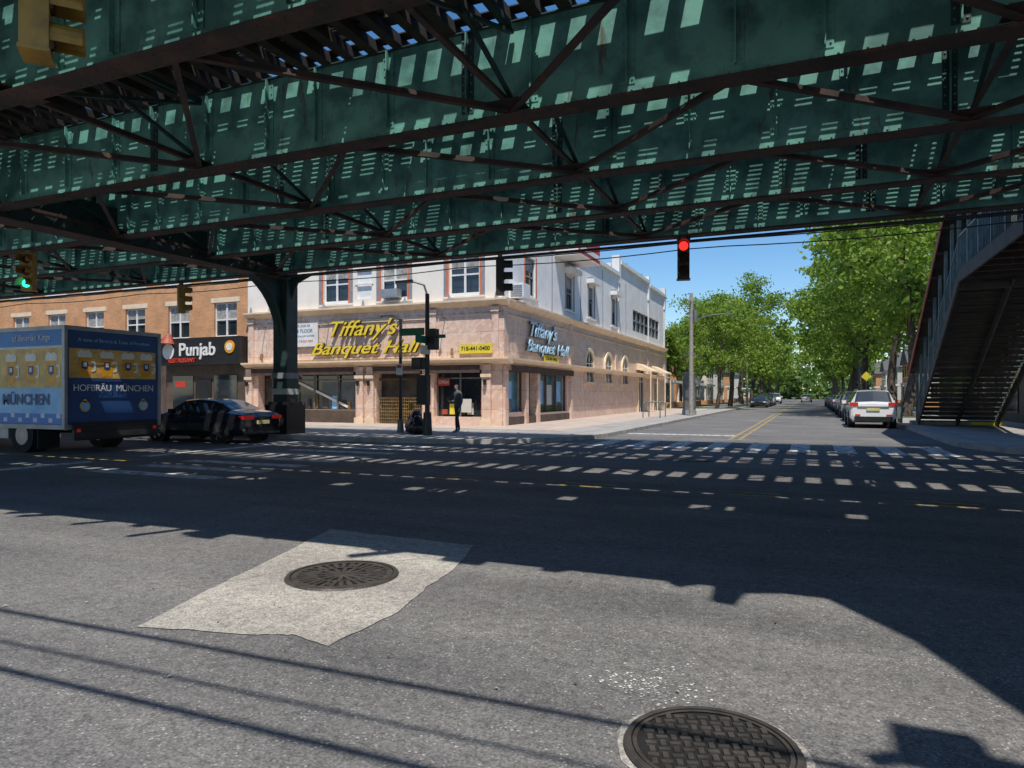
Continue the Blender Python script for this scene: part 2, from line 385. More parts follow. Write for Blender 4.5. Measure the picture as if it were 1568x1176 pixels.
for a,b in zip(GY[:-1],GY[1:]):
    n=0
    for x in np.arange(X0+2,X1,3.1):
        s=1 if n%2 else -1
        p,q=((x,a+.1,ZB+.02),(x+3.1,b-.1,ZB+.02)) if s>0 else ((x,b-.1,ZB+.02),(x+3.1,a+.1,ZB+.02))
        m.beam(p,q,.085,.02,'rust'); m.beam((p[0],p[1],p[2]+.05),(q[0],q[1],q[2]+.05),.015,.08,'rust')
        if n%2==0:
            m.beam((x,a+.1,ZB+.1),(x,b-.1,ZB+.1),.08,.02,'rust'); m.beam((x,a+.1,ZB+.15),(x,b-.1,ZB+.15),.015,.08,'rust')
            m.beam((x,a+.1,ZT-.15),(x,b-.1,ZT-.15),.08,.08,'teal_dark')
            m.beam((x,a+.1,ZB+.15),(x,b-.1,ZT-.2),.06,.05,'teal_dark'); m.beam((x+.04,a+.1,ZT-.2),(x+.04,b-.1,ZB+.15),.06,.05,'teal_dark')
            m.box(x-.25,x+.25,a+.02,a+.45,ZB+.075,ZB+.085,'rust'); m.box(x-.25,x+.25,b-.45,b-.02,ZB+.075,ZB+.085,'rust')
        n+=1
m.obj('lateral_bracing',EL)
m=M()
DY0,DY1=2.75,19.0
x=X0; rt=random.Random(12)
while x<X1:
    w=rt.uniform(.17,.215)
    if rt.random()>.05: m.box(x,x+w,DY0+rt.uniform(-.1,.25),DY1,ZT,ZT+.16,'timber')
    x+=.465+ (.12 if rt.random()<.12 else 0)
m.obj('track_ties',EL)
m=M()
ZD=ZT+.163
def pl(y0,y1,xa=X0,xb=X1,z=ZD,t=.05,mt='timber'): m.box(xa,xb,y0,y1,z,z+t,mt)
cov=[(2.75,5.16),(5.82,5.98),(6.3,7.3),(7.5,8.56),(9.22,9.38),(10.22,11.56),(12.22,12.5),(12.95,13.25),(13.9,14.46),(15.12,15.3),(15.8,16.05),(16.65,17.26),(17.92,19.0)]
for a,b in cov: pl(a,b)
rs=random.Random(21)
def segs():
    x=X0; out=[]; kinds=['s','s2','s','t','s','s2','n']
    while x<X1:
        L=rs.uniform(1.8,6.0); out.append((x,min(X1,x+L),rs.choice(kinds))); x+=L
    return out
for gi,y in enumerate(GY[1:]):
    for xa,xb,kind in segs():
        if gi<=1 and xa>-7 and xa<4: kind=rs.choice(['o','o','s2','n'])
        D=lambda d0,d1,t=.012: pl(y-d1,y-d0,xa,xb,t=t)
        if kind=='s':
            D(.08,.13); D(.27,.36)
            for k in range(6): D(.375+k*.042,.375+k*.042+.023)
            D(.625,.67)
        elif kind=='s2':
            D(.08,.12); D(.24,.30) 
            D(.40,.44)
            for k in range(4): D(.455+k*.042,.455+k*.042+.023)
            D(.61,.67)
        elif kind=='t':
            D(.08,.15)
            for k in range(10): D(.16+k*.046,.16+k*.046+.027)
            D(.63,.74)
        elif kind=='n':
            D(.08,.2); D(.34,.67,.05)
        else:
            D(.38,.62,.05); D(.08,.13)
        xx=xa
        while xx<xb:
            if rs.random()<.33: D_=rs.uniform(.15,.55); m.box(xx,min(xb,xx+rs.choice([.45,.9])),y-.74,y-.74+D_,ZD+.052,ZD+.09,'timber')  # boards added on top to block part of the sun patches
            if rs.random()<.15: m.box(xx,min(xb,xx+.46),y-.45,y-.07,ZD+.052,ZD+.09,'timber')
            xx+=.93
xx=-60
while xx<30:
    m.box(xx,xx+rs.uniform(.8,1.6),5.95,6.32,ZD+.052,ZD+.09,'timber'); xx+=rs.uniform(1.7,2.2)  # added blocking boards, thin out this row of sun patches
for yb,w in ((13.6,.2),(16.3,.2),(12.72,.13),(15.55,.15),(7.4,.1)):  # added blockers that break up the sunlit rows on the road
    xx=X0
    while xx<X1:
        L=rs.choice([.5,.9,1.4]); m.box(xx,xx+L,yb-w,yb+w*rs.choice([-.3,.5,1]),ZD+.052,ZD+.09,'timber'); xx+=L+rs.choice([.9,1.8,3.2])
m.obj('deck_planks_and_blockers',EL)
m=M()
for yc in (4.6,8.0,11.0,14.1,17.0):
    for s in (-.72,.72): m.box(X0,X1,yc+s-.035,yc+s+.035,ZT+.256,ZT+.40,'rail_steel')
m.obj('rails',EL)
m=M()
for yy in (DY0+.03,DY1-.03):
    for z in (.7,1.15): m.box(X0,X1,yy-.02,yy+.02,ZT+z,ZT+z+.04,'steel_grey')
    for x in np.arange(X0,X1,2.0): m.box(x,x+.06,yy-.03,yy+.03,ZT+.2,ZT+1.19,'steel_grey')
rr_=random.Random(5)
for x in np.arange(-40,1.0,.8):  # out-of-view stubs and boxes added to make the deck's shadow edge ragged
    j=rr_.uniform(-.3,.3); L=rr_.uniform(.2,.5) if rr_.random()<.6 else rr_.uniform(.5,.95); W=rr_.uniform(.08,.17)
    m.beam((x+j,DY0+.1,ZT+.05),(x+j-rr_.uniform(.1,.9),DY0-L,ZT+.02),W,.1,'rust')
    if rr_.random()<.45: m.box(x+j+.1,x+j+.1+rr_.uniform(.15,.5),DY0-L*.7,DY0+.05,ZT-.05,ZT+.1,'steel_grey')
    if rr_.random()<.5: m.box(x+j,x+j+rr_.uniform(.3,1.1),DY0-rr_.uniform(.08,.25),DY0+.05,ZT+.01,ZT+.12,'timber')
m.prof([(.3,2.9),(1.3,2.9),(1.2,2.4),(.95,2.3),(.9,1.95),(.75,1.98),(.72,2.4)],'z',ZT-.05,ZT+.1,'rust')  # unseen plate, outline shaped to cast a stepped shadow on the road
m.prof([(-1.2,2.9),(-.1,2.9),(-.25,2.6),(-.5,2.6),(-.55,2.3),(-.7,2.3),(-.75,2.6),(-1.1,2.65)],'z',ZT-.05,ZT+.1,'rust')  # second unseen plate cut to the wanted shadow outline
m.obj('walkway_and_shadow_stubs',EL)
for bx in (-57,-36.5,-16.8,6.2,28,49):
    m=M()
    for cy in (18.8,1.4):
        s=-1 if cy>10 else 1
        m.box(bx-.47,bx+.47,cy-.47,cy+.47,.0,1.15,'black'); m.box(bx-.4,bx+.4,cy-.4,cy+.4,1.15,1.25,'black')
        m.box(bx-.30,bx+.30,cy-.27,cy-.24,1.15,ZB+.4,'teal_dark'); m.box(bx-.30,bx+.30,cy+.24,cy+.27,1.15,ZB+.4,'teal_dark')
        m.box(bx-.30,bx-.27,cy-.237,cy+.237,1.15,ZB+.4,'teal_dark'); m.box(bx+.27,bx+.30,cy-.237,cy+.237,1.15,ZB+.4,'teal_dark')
        for z in np.arange(1.3,ZB,.35):
            m.cyl((bx+.25,cy-.27,z),(bx+.25,cy-.285,z),.018,.01,5,'teal_dark'); m.cyl((bx-.25,cy-.27,z),(bx-.25,cy-.285,z),.018,.01,5,'teal_dark')
        rr=2.3
        pts=[(cy+s*.27,ZB-rr)]
        for k in range(13):
            t=math.pi/2*k/12
            pts.append((cy+s*(.27+rr-rr*math.cos(t)), ZB-rr+rr*math.sin(t)))
        pts.append((cy+s*.27,ZB-.0))
        m.prof(pts,'x',bx-.03,bx+.03,'teal_dark')
        arc=pts[1:14]
        for a,b in zip(arc[:-1],arc[1:]): m.quad([(bx-.2,a[0],a[1]),(bx+.2,a[0],a[1]),(bx+.2,b[0],b[1]),(bx-.2,b[0],b[1])],'teal_dark')
        if cy>10:
            m.box(bx-.33,bx+.33,cy-.32,cy+.32,2.05,2.25,'grey_trim'); m.box(bx-.33,bx+.33,cy-.32,cy+.32,1.5,1.7,'siding')
            for sg in (-1,1):
                pz=[(bx+sg*.3,ZB-.8),(bx+sg*.3,ZB-.04),(bx+sg*1.1,ZB-.04),(bx+sg*.55,ZB-.25)]
                m.prof(pz,'y',cy-.03,cy+.03,'teal_dark')
    for dx in (-.22,.22):
        m.box(bx+dx-.015,bx+dx+.015,1.2,19.1,ZB-.12,ZB+.75,'teal_dark')
    m.box(bx-.35,bx+.35,1.1,19.2,ZB-.16,ZB-.125,'rust')
    for y in np.arange(1.6,19,.5): 
        m.beam((bx-.24,y,ZB-.1),(bx-.24,y+.5,ZB+.7),.05,.02,'teal_dark')
        m.beam((bx+.245,y,ZB-.1),(bx+.245,y+.5,ZB+.7),.05,.02,'teal_dark')
    m.obj('bent',EL)
m=M()
for (yy,z,r,sag) in ((18.5,5.53,.015,.04),(18.75,5.42,.015,.10)):
    pts=[]
    for k in range(0,181):
        x=-90+k; pts.append((x,yy,z-sag*abs(math.sin((x+16.8)*math.pi/7.1))))
    m.tube(pts,r,6,'cable')
m.tube([(-90,18.25,5.5),(50,18.25,5.5)],.04,8,'pole_dark')
m.obj('cables',EL)
m=M(); rg=random.Random(4)
for k in range(5):
    bx_=-15.9+k*.32; z0=6.35
    pts=[(bx_+.13*math.cos(t*1.7+k)+.02*t,17.965,z0+.05*t+.22*math.sin(t*1.3+k*1.9)) for t in np.arange(0,5,.4)]
    for a,b in zip(pts[:-1],pts[1:]): m.beam(a,b,.012,.045,'sign_white',up=(0,0,1))
m.obj('graffiti',EL)
m=M()
for (yy,z,r) in ((.25,6.2,.028),(.0,5.9,.016),(-.32,6.0,.03)):
    m.tube([(x,yy+.25*math.sin(x*.07),z-.35*math.sin((x+60)*math.pi/30)**2) for x in range(-60,31,2)],r,6,'cable')
m.obj('overhead_wires')
# ------------------------------------------------------------ station stairs
def stairs(name,xa,xb,y0,zt,y1,sgn,plat0,extra=None):
    m=M(); dy=(y1-y0); n=27; 
    def P(t,z=0): return (y0+dy*t, zt+(.13-zt)*t+z)
    for i in range(n):
        t0=i/n;t1=(i+1)/n; ya,za=P(t0); yb,zb=P(t1)
        m.box(xa+.08,xb-.08,min(ya,yb),max(ya,yb),za-.04,za,'stair_steel'); m.box(xa+.08,xb-.08,min(yb,yb+.02*sgn),max(yb,yb+.02*sgn),zb+.045,za-.042,'stair_steel')
    for x in (xa,xb,(xa+xb)/2):
        a=P(0);b=P(1); m.beam((x,a[0],a[1]-.25),(x,b[0],b[1]-.05),.06,.36,'stair_steel')
    for x in (xa,xb):
        m.beam((x,a[0],a[1]+1.0),(x,b[0],b[1]+1.0),.06,.07,'steel_grey')
        for t in np.arange(0,1.001,.02):
            p=P(t); m.box(x-.01,x+.01,p[0]-.012,p[0]+.012,p[1],p[1]+1.0,'steel_grey')
        for t in np.arange(0,1.01,.125):
            p=P(t); m.box(x-.05,x+.05,p[0]-.05,p[0]+.05,p[1]-.1,p[1]+2.45,'steel_grey')
        m.box(x-.03,x+.03,min(plat0,y0),max(plat0,y0),zt-.4,zt,'stair_steel')
        for yy in np.arange(min(plat0,y0),max(plat0,y0),.18): m.box(x-.01,x+.01,yy-.012,yy+.012,zt,zt+1.05,'steel_grey')
        for yy in np.arange(min(plat0,y0),max(plat0,y0)+.1,1.5): m.box(x-.05,x+.05,yy-.05,yy+.05,zt,zt+2.45,'steel_grey')
        m.box(x-.04,x+.04,min(plat0,y0),max(plat0,y0),zt+1.05,zt+1.12,'steel_grey')
    m.box(xa,xb,min(plat0,y0),max(plat0,y0),zt-.08,zt-.02,'stair_steel')
    for yy in np.arange(min(plat0,y0)+.3,max(plat0,y0),1.1): m.box(xa+.04,xb-.04,yy,yy+.1,zt-.35,zt-.085,'rust')
    a=P(-.02,2.5);b=P(1.03,2.5)
    xm=(xa+xb)/2
    for xs,xe in ((xa-.3,xm),(xm,xb+.3)):
        zs=0 if xs<xm else .3; ze=.3 if xs<xm else 0
        m.quad([(xs,a[0],a[1]+zs),(xe,a[0],a[1]+ze),(xe,b[0],b[1]+ze),(xs,b[0],b[1]+zs)],'stair_steel')
        m.quad([(xs,plat0,zt+2.5+zs),(xe,plat0,zt+2.5+ze),(xe,a[0],a[1]+ze),(xs,a[0],a[1]+zs)],'stair_steel')
    for x in (xa-.31,xb+.31):
        m.beam((x,a[0],a[1]-.05),(x,b[0],b[1]-.05),.04,.2,'canopy_red'); m.beam((x,plat0,zt+2.45),(x,a[0],a[1]-.05),.04,.2,'canopy_red')
    for t in np.arange(0,1.02,.125):
        p=P(t,2.42); m.box(xa-.28,xb+.28,p[0]-.03,p[0]+.03,p[1]-.08,p[1],'rust')
    yy=y0+.3*sgn
    for x in (xb-.1,): m.box(x-.09,x+.09,yy-.09,yy+.09,.13,zt-.4,'stair_steel')
    m.box(xa,xb,yy-.08,yy+.08,zt-.62,zt-.4,'stair_steel')
    e=y1+.5*sgn
    m.box(xa-.25,xb+.25,min(y1-.3*sgn,e),max(y1-.3*sgn,e),.13,.3,'kerb')
    ye=y1+.52*sgn if sgn<0 else y1-.32
    m.box(xa+2,xb+.25,min(ye,ye-.03),max(ye,ye-.03),.14,.29,'sign_yellow')
    if extra: extra(m)
    m.obj(name)
stairs('station_stairs',4.5,7.5,26.6,5.6,36.2,1,19.05)
def ex(m):
    m.prof([(1.3,2.72),(3.9,2.72),(3.9,-4.5),(2.55,-4.5),(2.5,-1.0),(2.35,.6),(1.95,1.7)],'z',6.85,6.98,'rust')  # unseen platform edge, shaped for the shadow boundary on the near road
    m.beam((2.5,.12,6.9),(1.75,.22,6.9),.16,.14,'steel_grey'); m.box(1.72,2.05,.1,.42,6.8,7.0,'steel_grey'); m.beam((2.0,.3,6.9),(1.6,.05,6.9),.07,.1,'steel_grey')  # unseen arm and lump added to cast a separate shadow blob
stairs('station_stairs',3.9,6.4,-4.5,5.4,-13,-1,2.7,ex)
m=M()
for i in range(9): m.box(3.95,3.99,36.9+i*.22,36.94+i*.22,.13,1.1,'steel_grey')
m.box(3.95,3.99,36.9,38.7,1.06,1.1,'steel_grey'); m.box(3.95,3.99,36.9,38.7,.3,.34,'steel_grey'); m.obj('railing')
# ------------------------------------------------------------ building helpers
class Wall:
    def __init__(s,m,kind,c): s.m=m;s.k=kind;s.c=c
    def P(s,u,z,d):
        return (u,s.c+d,z) if s.k=='F' else (s.c-d,u,z)
    def bx(s,u0,u1,z0,z1,d0,d1,mt):
        if s.k=='F': s.m.box(u0,u1,s.c+d0,s.c+d1,z0,z1,mt)
        else: s.m.box(s.c-d1,s.c-d0,u0,u1,z0,z1,mt)
    def face(s,u0,u1,z0,z1,d,mt): s.m.quad([s.P(u0,z0,d),s.P(u1,z0,d),s.P(u1,z1,d),s.P(u0,z1,d)],mt)
    def wall(s,u0,u1,z0,z1,ops,mt,rev=.18):
        us=sorted({u0,u1}|{o[0] for o in ops}|{o[1] for o in ops}); zs=sorted({z0,z1}|{o[2] for o in ops}|{o[3] for o in ops})
        for a,b in zip(us[:-1],us[1:]):
            for c,d in zip(zs[:-1],zs[1:]):
                mu,mz=(a+b)/2,(c+d)/2
                if not any(o[0]<mu<o[1] and o[2]<mz<o[3] for o in ops): s.face(a,b,c,d,0,mt)
        for o in ops:
            a,b,c,d=o[:4]
            for q in ([(a,c),(a,d)],[(b,c),(b,d)],[(a,c),(b,c)],[(a,d),(b,d)]):
                (p,r),(p2,r2)=q; s.m.quad([s.P(p,r,0),s.P(p2,r2,0),s.P(p2,r2,rev),s.P(p,r,rev)],mt)
    def sash(s,a,b,c,d,rev=.18,fr='white_trim',curt=True,gl='glass',mid=True):
        w=.07
        s.face(a,b,c,d,rev-.01,gl)
        if curt: s.bx(a+w,b-w,(c+d)/2+.1+random.uniform(-.2,.25),d-w,rev-.035,rev-.03,'curtain')
        s.bx(a,a+w,c,d,rev-.08,rev-.04,fr); s.bx(b-w,b,c,d,rev-.08,rev-.04,fr)
        s.bx(a+w,b-w,c,c+w,rev-.08,rev-.04,fr); s.bx(a+w,b-w,d-w,d,rev-.08,rev-.04,fr)
        s.bx(a+w,b-w,(c+d)/2-.035,(c+d)/2+.035,rev-.085,rev-.042,fr)
        if mid: s.bx((a+b)/2-.05,(a+b)/2+.05,c+w,d-w,rev-.09,rev-.041,fr)
# ------------------------------------------------------------ banquet hall
BH=empty('banquet_hall')
m=M(); BX0,BX1,BY0,BY1=-26.6,-12.2,27.0,63.0; ZR1,ZR2=9.8,10.7
F=Wall(m,'F',BY0); S=Wall(m,'S',BX1)
fops=[(-25.9,-24.6,.13,2.55),(-24.0,-19.75,.75,2.6),(-18.7,-16.2,.13,2.6),(-15.6,-13.2,.5,2.6)]
F.wall(BX0,BX1,.0,2.85,fops,'marble',.45)
for a,b,c,d in fops: F.face(a,b,c,d,.45,'glass' if a!=-18.7 else 'interior')
F.bx(-24.0,-19.75,.13,.75,-.04,.0,'brown_dark')
for a,b in ((-24.0,-19.75),(-15.6,-13.2)):
    n=3 if b-a>3 else 2
    for k in range(n+1):
        x=a+(b-a)*k/n; F.bx(max(a,x-.04),min(b,x+.04),.5 if n==2 else .75,2.6,.3,.36,'pole_grey')
    F.bx(a,b,2.2,2.26,.28,.35,'pole_grey')
# dark strips painted in as awning shade under the cornice, and things shown in the windows
for a,b in ((-26.1,-24.55),(-24.05,-19.8),(-18.7,-16.15),(-15.65,-13.15)): F.bx(a,b,2.45,2.8,-.3,-.26,'awning_shade')
rw=random.Random(8)
for a,b,z in ((-23.8,-19.9,.8),(-15.4,-13.4,.6)):
    x=a
    while x<b:
        w_=rw.uniform(.15,.4); h_=rw.uniform(.2,.8); F.bx(x,x+w_,z,z+h_,.40,.43,rw.choice(['curtain','bronze','leaves_far','canopy_red','ad_sky','siding','interior','sign_yellow'])); x+=w_+rw.uniform(.05,.5)
F.bx(-25.8,-24.7,.3,2.3,.4,.42,'interior'); F.bx(-25.3,-25.24,.2,2.5,.36,.41,'pole_grey')
F.bx(-18.65,-16.25,2.15,2.25,.2,.3,'brown_dark')
for x0 in (-18.6,-17.35):
    for i in range(10): F.bx(x0+i*.115,x0+i*.115+.03,.2,1.35,.1,.13,'bronze')
    for j in range(8): F.bx(x0,x0+1.08,.2+j*.16,.23+j*.16,.075,.1,'bronze')
F.bx(-15.5,-14.9,1.9,2.2,.2,.22,'sign_red'); F.bx(-14.3,-13.8,.7,1.3,.2,.25,'siding')
m.beam((-23.6,BY0+.38,2.1),(-20.6,BY0+.38,.9),.05,.12,'white_trim')
F.bx(-22.2,-20.2,.8,2.1,.435,.44,'ad_screen')
for x in (-26.4,-24.3,-19.55,-18.95,-15.9,-12.9):
    F.bx(x-.2,x+.2,.13,2.8,-.16,-.002,'marble'); F.bx(x-.26,x+.26,.13,.4,-.22,-.162,'cream_trim'); F.bx(x-.25,x+.25,2.25,2.4,-.22,-.162,'cream_trim')
    m.cyl((x,BY0-.3,1.9),(x,BY0-.3,2.15),.06,.1,8,'black')
def cornice(z0,z1,p,mt='cream_trim'):
    m.prof([(BY0,z0),(BY0-p*.5,z0+(z1-z0)*.25),(BY0-p,z1-.08),(BY0-p,z1),(BY0,z1)],'x',BX0,BX1+p,mt)
    m.prof([(BX1+.002,z0),(BX1+p*.5,z0+(z1-z0)*.25),(BX1+p-.002,z1-.08),(BX1+p-.002,z1-.003),(BX1+.002,z1-.003)],'y',BY0+.002,BY1,mt)
cornice(2.82,3.1,.5)
F.wall(BX0,BX1,2.85,5.4,[],'marble')
cornice(5.35,5.65,.35)
F.bx(BX0,BX1,4.97,5.03,-.05,0,'cream_trim')
for x in (-26.3,-24.1,-15.6,-12.5): F.bx(x-.16,x+.16,3.12,5.34,-.1,-.002,'marble'); F.bx(x-.2,x+.2,5.1,5.3,-.16,-.102,'cream_trim')
for x in list(np.arange(-26.2,-12,2.3)): m.cyl((x,BY0-.2,5.65),(x,BY0-.2,5.95),.09,.02,8,'grey_trim')
for x in (-25.4,-21.4,-17.2,-15.0):
    m.tube([(x,BY0,4.9),(x,BY0-.4,5.0),(x,BY0-.6,4.85)],.02,6,'pole_grey'); m.cyl((x,BY0-.6,4.85),(x,BY0-.6,4.72),.04,.09,8,'pole_grey')
for x in (-25.6,-24.6,-16.0,-14.6): m.cyl((x,BY0-.12,3.25),(x,BY0-.12,3.55),.08,.05,8,'bronze')
for (a,b,c,d) in ((-23.4,-15.9,4.9,4.94),(-23.4,-15.9,3.2,3.24)): F.bx(a,b,c,d,-.07,-.051 if c>4 else -.0,'cream_trim')
fu=[(-21.75,-20.3,5.95,7.7),(-18.4,-17.0,5.95,7.7),(-14.8,-13.3,5.95,7.7),(-24.9,-23.7,6.1,7.6)]
F.wall(BX0,BX1,5.65,ZR1,fu+[(-19.8,-18.95,6.05,7.4)],'stucco')
for a,b,c,d in fu:
    F.sash(a,b,c,d); F.bx(a-.14,a-.02,c-.1,d+.1,-.03,0,'orange_trim'); F.bx(b+.02,b+.14,c-.1,d+.1,-.03,0,'orange_trim')
    F.bx(a-.27,a-.145,c-.1,d+.1,-.035,0,'grey_trim'); F.bx(b+.145,b+.27,c-.1,d+.1,-.035,0,'grey_trim')
    F.bx(a-.3,b+.3,c-.17,c-.1,-.1,0,'white_trim')
F.face(-19.8,-18.95,6.05,7.4,.1,'sign_white'); F.bx(-19.9,-18.85,6.7,6.76,-.03,.05,'white_trim')
m.box(-18.2,-17.3,BY0-.4,BY0-.001,5.95,6.35,'box_alu')
sops=[(27.7,29.4,.7,2.6),(29.7,30.9,.13,2.6),(31.2,35.6,.6,2.6)]
S.wall(BY0,BY1,0,5.4,sops,'marble',.3)
for i,(a,b,c,d) in enumerate(sops): S.face(a,b,c,d,.3,'glass_blue' if i!=1 else 'glass')
for a,b in ((27.7,29.4),(31.2,35.6)):
    n=1 if b-a<2 else 3
    for k in range(n+1):
        u=a+(b-a)*k/n; S.bx(max(a,u-.05),min(b,u+.05),.6,2.6,.1,.2,'brown_dark')
    S.bx(a,b,2.5,2.6,.08,.19,'brown_dark')
S.bx(31.6,32.6,1.0,2.2,.27,.29,'ad_sky'); S.bx(33.0,33.9,.9,2.0,.27,.29,'siding'); S.bx(34.3,35.3,1.1,2.2,.27,.29,'ad_sky')
S.bx(31.4,35.4,.62,.95,.26,.29,'leaves_far'); S.bx(27.9,28.6,1.3,2.1,.26,.29,'ad_sky')
S.bx(27.1,35.9,.14,.5,-.05,0,'brown_dark'); S.bx(27.4,35.9,2.5,2.8,-.3,-.26,'awning_shade')  # the last strip is painted awning shade on the side front
for u in (27.2,29.55,31.05,36.1): S.bx(u-.16,u+.16,.14,2.8,-.14,-.003,'marble')
for u in (27.25,36.2,45.8,55.9,62.7): S.bx(u-.25,u+.25,3.11,5.34,-.09,-.003,'marble')
S.bx(BY0,BY1,4.97,5.03,-.05,0,'cream_trim')
def arch(u,z0,z1,w,door=False):
    r=w/2; zc=z1-r; n=12
    def ringpts(rr): return [(u+rr*math.cos(math.pi*k/n), zc+rr*math.sin(math.pi*k/n)) for k in range(n+1)]
    inn=ringpts(r)
    m.add([S.P(a,b,-.02) for a,b in [(u+r,z0)]+inn+[(u-r,z0)]],[tuple(range(n+3))],'glass' if not door else 'interior')
    out=ringpts(r+.2); I=[(u+r,z0)]+inn+[(u-r,z0)]; O=[(u+r+.2,z0)]+out+[(u-r-.2,z0)]
    for k in range(len(I)-1):
        q=[I[k],O[k],O[k+1],I[k+1]]
        m.quad([S.P(a,b,-.12) for a,b in q],'cream_trim'); m.quad([S.P(*I[k],-.12),S.P(*I[k+1],-.12),S.P(*I[k+1],-.0),S.P(*I[k],-.0)],'cream_trim')
        m.quad([S.P(*O[k],-.12),S.P(*O[k+1],-.12),S.P(*O[k+1],-.0),S.P(*O[k],-.0)],'cream_trim')
    S.bx(u-.03,u+.03,z0,z1,-.05,-.022,'white_trim'); S.bx(u-r,u+r,zc-.03,zc+.03,-.055,-.021,'white_trim')
    if not door: S.bx(u-r-.3,u+r+.3,z0-.15,z0,-.2,-.0,'cream_trim')
for u in (39.6,43.8,48.2): arch(u,2.25,4.1,1.5)
arch(53.2,.14,3.3,1.6,True); arch(58.8,.14,3.3,1.6,True)
for u in (53.2,58.8): 
    m.prof([(BX1+.01,3.9),(BX1+1.2,3.3),(BX1+1.2,3.2),(BX1+.01,3.4)],'y',u-1.3,u+1.3,'cream_trim')
    for k in (-1.25,1.2): m.cyl((BX1+1.1,u+k,.13),(BX1+1.1,u+k,3.25),.05,.05,8,'cream_trim')
su=[(29.6,30.9,6.2,8.0),(35.4,36.7,6.2,8.0),(39.5,40.7,6.2,8.0),(44.8,46.0,6.2,8.0),(50.8,60.5,6.3,7.9)]
S.wall(BY0,46.6,5.65,ZR1,su[:4],'stucco_grey'); S.wall(46.6,BY1,5.65,ZR2,su[4:],'stucco_grey')
for a,b,c,d in su[:4]:
    S.sash(a,b,c,d,mid=False,fr='grey_trim')
    if a>31:
        S.bx(a-.12,a,c-.1,d+.1,-.04,0,'grey_trim'); S.bx(b,b+.12,c-.1,d+.1,-.04,0,'grey_trim'); S.bx(a-.25,b+.25,d+.15,d+.4,-.45,-.0,'white_trim'); S.bx(a-.2,b+.2,d+.4,d+.5,-.3,0,'grey_trim')
    else:
        S.bx(a-.14,a-.02,c-.1,d+.1,-.03,0,'orange_trim'); S.bx(b+.02,b+.14,c-.1,d+.1,-.03,0,'orange_trim')
    S.bx(a-.3,b+.3,c-.17,c-.1,-.1,0,'white_trim')
a,b,c,d=su[4]; S.face(a,b,c,d,.17,'glass')
for k in range(8):
    u=a+(b-a)*k/7; S.bx(max(a,u-.07),min(b,u+.07),c,d,.05,.15,'grey_trim')
S.bx(a,b,(c+d)/2-.04,(c+d)/2+.04,.04,.15,'grey_trim')
for u0,u1,z in ((BY0,46.4,ZR1),(46.8,56.0,ZR2),(56.2,BY1,ZR2-.25)):
    S.bx(u0,u1,z-.12,z+.12,-.18,.3,'white_trim')
for u in (46.6,56.1,62.8): S.bx(u-.25,u+.25,9.2,ZR2+.45,-.12,.4,'white_trim')
for u in (46.6,56.1,62.8): S.bx(u-.15,u+.15,5.66,9.2,-.06,-.002,'stucco_grey')
for u in (33.2,38.0,42.6,48.6): S.bx(u-.03,u+.03,5.7,9.5,-.03,0,'grey_trim')
m.quad([(BX0,BY0,ZR1-.02),(BX1,BY0,ZR1-.02),(BX1,46.6,ZR1-.02),(BX0,46.6,ZR1-.02)],'tar_roof')
m.quad([(BX0,46.6,ZR2-.1),(BX1,46.6,ZR2-.1),(BX1,BY1,ZR2-.1),(BX0,BY1,ZR2-.1)],'tar_roof')
m.quad([(BX0,46.6,ZR1-.02),(BX1,46.6,ZR1-.02),(BX1,46.6,ZR2),(BX0,46.6,ZR2)],'stucco_grey')
m.quad([(BX0,BY1,0),(BX1,BY1,0),(BX1,BY1,ZR2),(BX0,BY1,ZR2)],'stucco_grey'); m.quad([(BX0,BY0,0),(BX0,BY1,0),(BX0,BY1,ZR1),(BX0,BY0,ZR1)],'stucco_grey')
F.bx(BX0,BX1,ZR1-.12,ZR1+.14,-.2,.3,'white_trim')
m.box(-12.199,-11.5,27.7,28.5,5.75,6.4,'white_trim'); 
for k in range(6): m.box(-12.1,-11.55,27.68,27.699,5.82+k*.09,5.86+k*.09,'grey_trim')
S.bx(33.6,37.2,8.75,9.9,-1.4,-1.3,'sign_red'); S.bx(33.7,37.1,8.95,9.2,-1.42,-1.401,'sign_white'); S.bx(33.6,37.2,8.7,8.75,-1.4,-.0,'white_trim'); S.bx(33.6,33.7,8.8,9.6,-1.3,0,'white_trim')
for y in (40,52,57): m.cyl((-13,y,ZR1),(-13,y,ZR2+.9),.1,.1,8,'steel_grey')
m.obj('walls_and_trim',BH)
def signtext(body,nm,loc,rot,size,mt,sx,dx):
    text(body,nm+'_backing',BH,tuple(Vector(loc)+Vector(dx)),rot,size,'sign_edge',.015,.42,.03,sx=sx)
    text(body,nm,BH,loc,rot,size,mt,.02,.42,.006,sx=sx)
signtext("Tiffany's",'sign_text',(-19.5,26.80,4.60),FR,1.02,'gold_sign',1.18,(0,.07,0))
signtext("Banquet Hall",'sign_text_lower',(-19.4,26.80,3.68),FR,.82,'gold_sign',1.42,(0,.07,0))
signtext("Tiffany's",'side_sign_text',(-12.03,31.5,4.55),SD,.98,'blue_sign',1.2,(-.07,0,0))
signtext("Banquet Hall",'side_sign_text_lower',(-12.03,32.3,3.78),SD,.80,'blue_sign',1.42,(-.07,0,0))
m=M(); m.box(-23.85,-22.0,26.84,26.9,3.85,5.0,'sign_white'); m.box(-14.2,-12.6,26.8,26.86,3.3,3.7,'sign_yellow'); m.box(-12.13,-12.08,31.8,33.9,3.15,3.45,'sign_yellow'); m.obj('sign_panels',BH)
for i,(t,s_) in enumerate((("THE LOOK OF",.15),("THE FLOOR",.24),("COMMERCIAL LOFT & STORE",.11),("CALL 718-527-7820",.16))):
    text(t,'panel_text',BH,(-22.93,26.835,4.86-i*.25),FR,s_,'sign_red' if i==3 else 'ad_navy',.002)
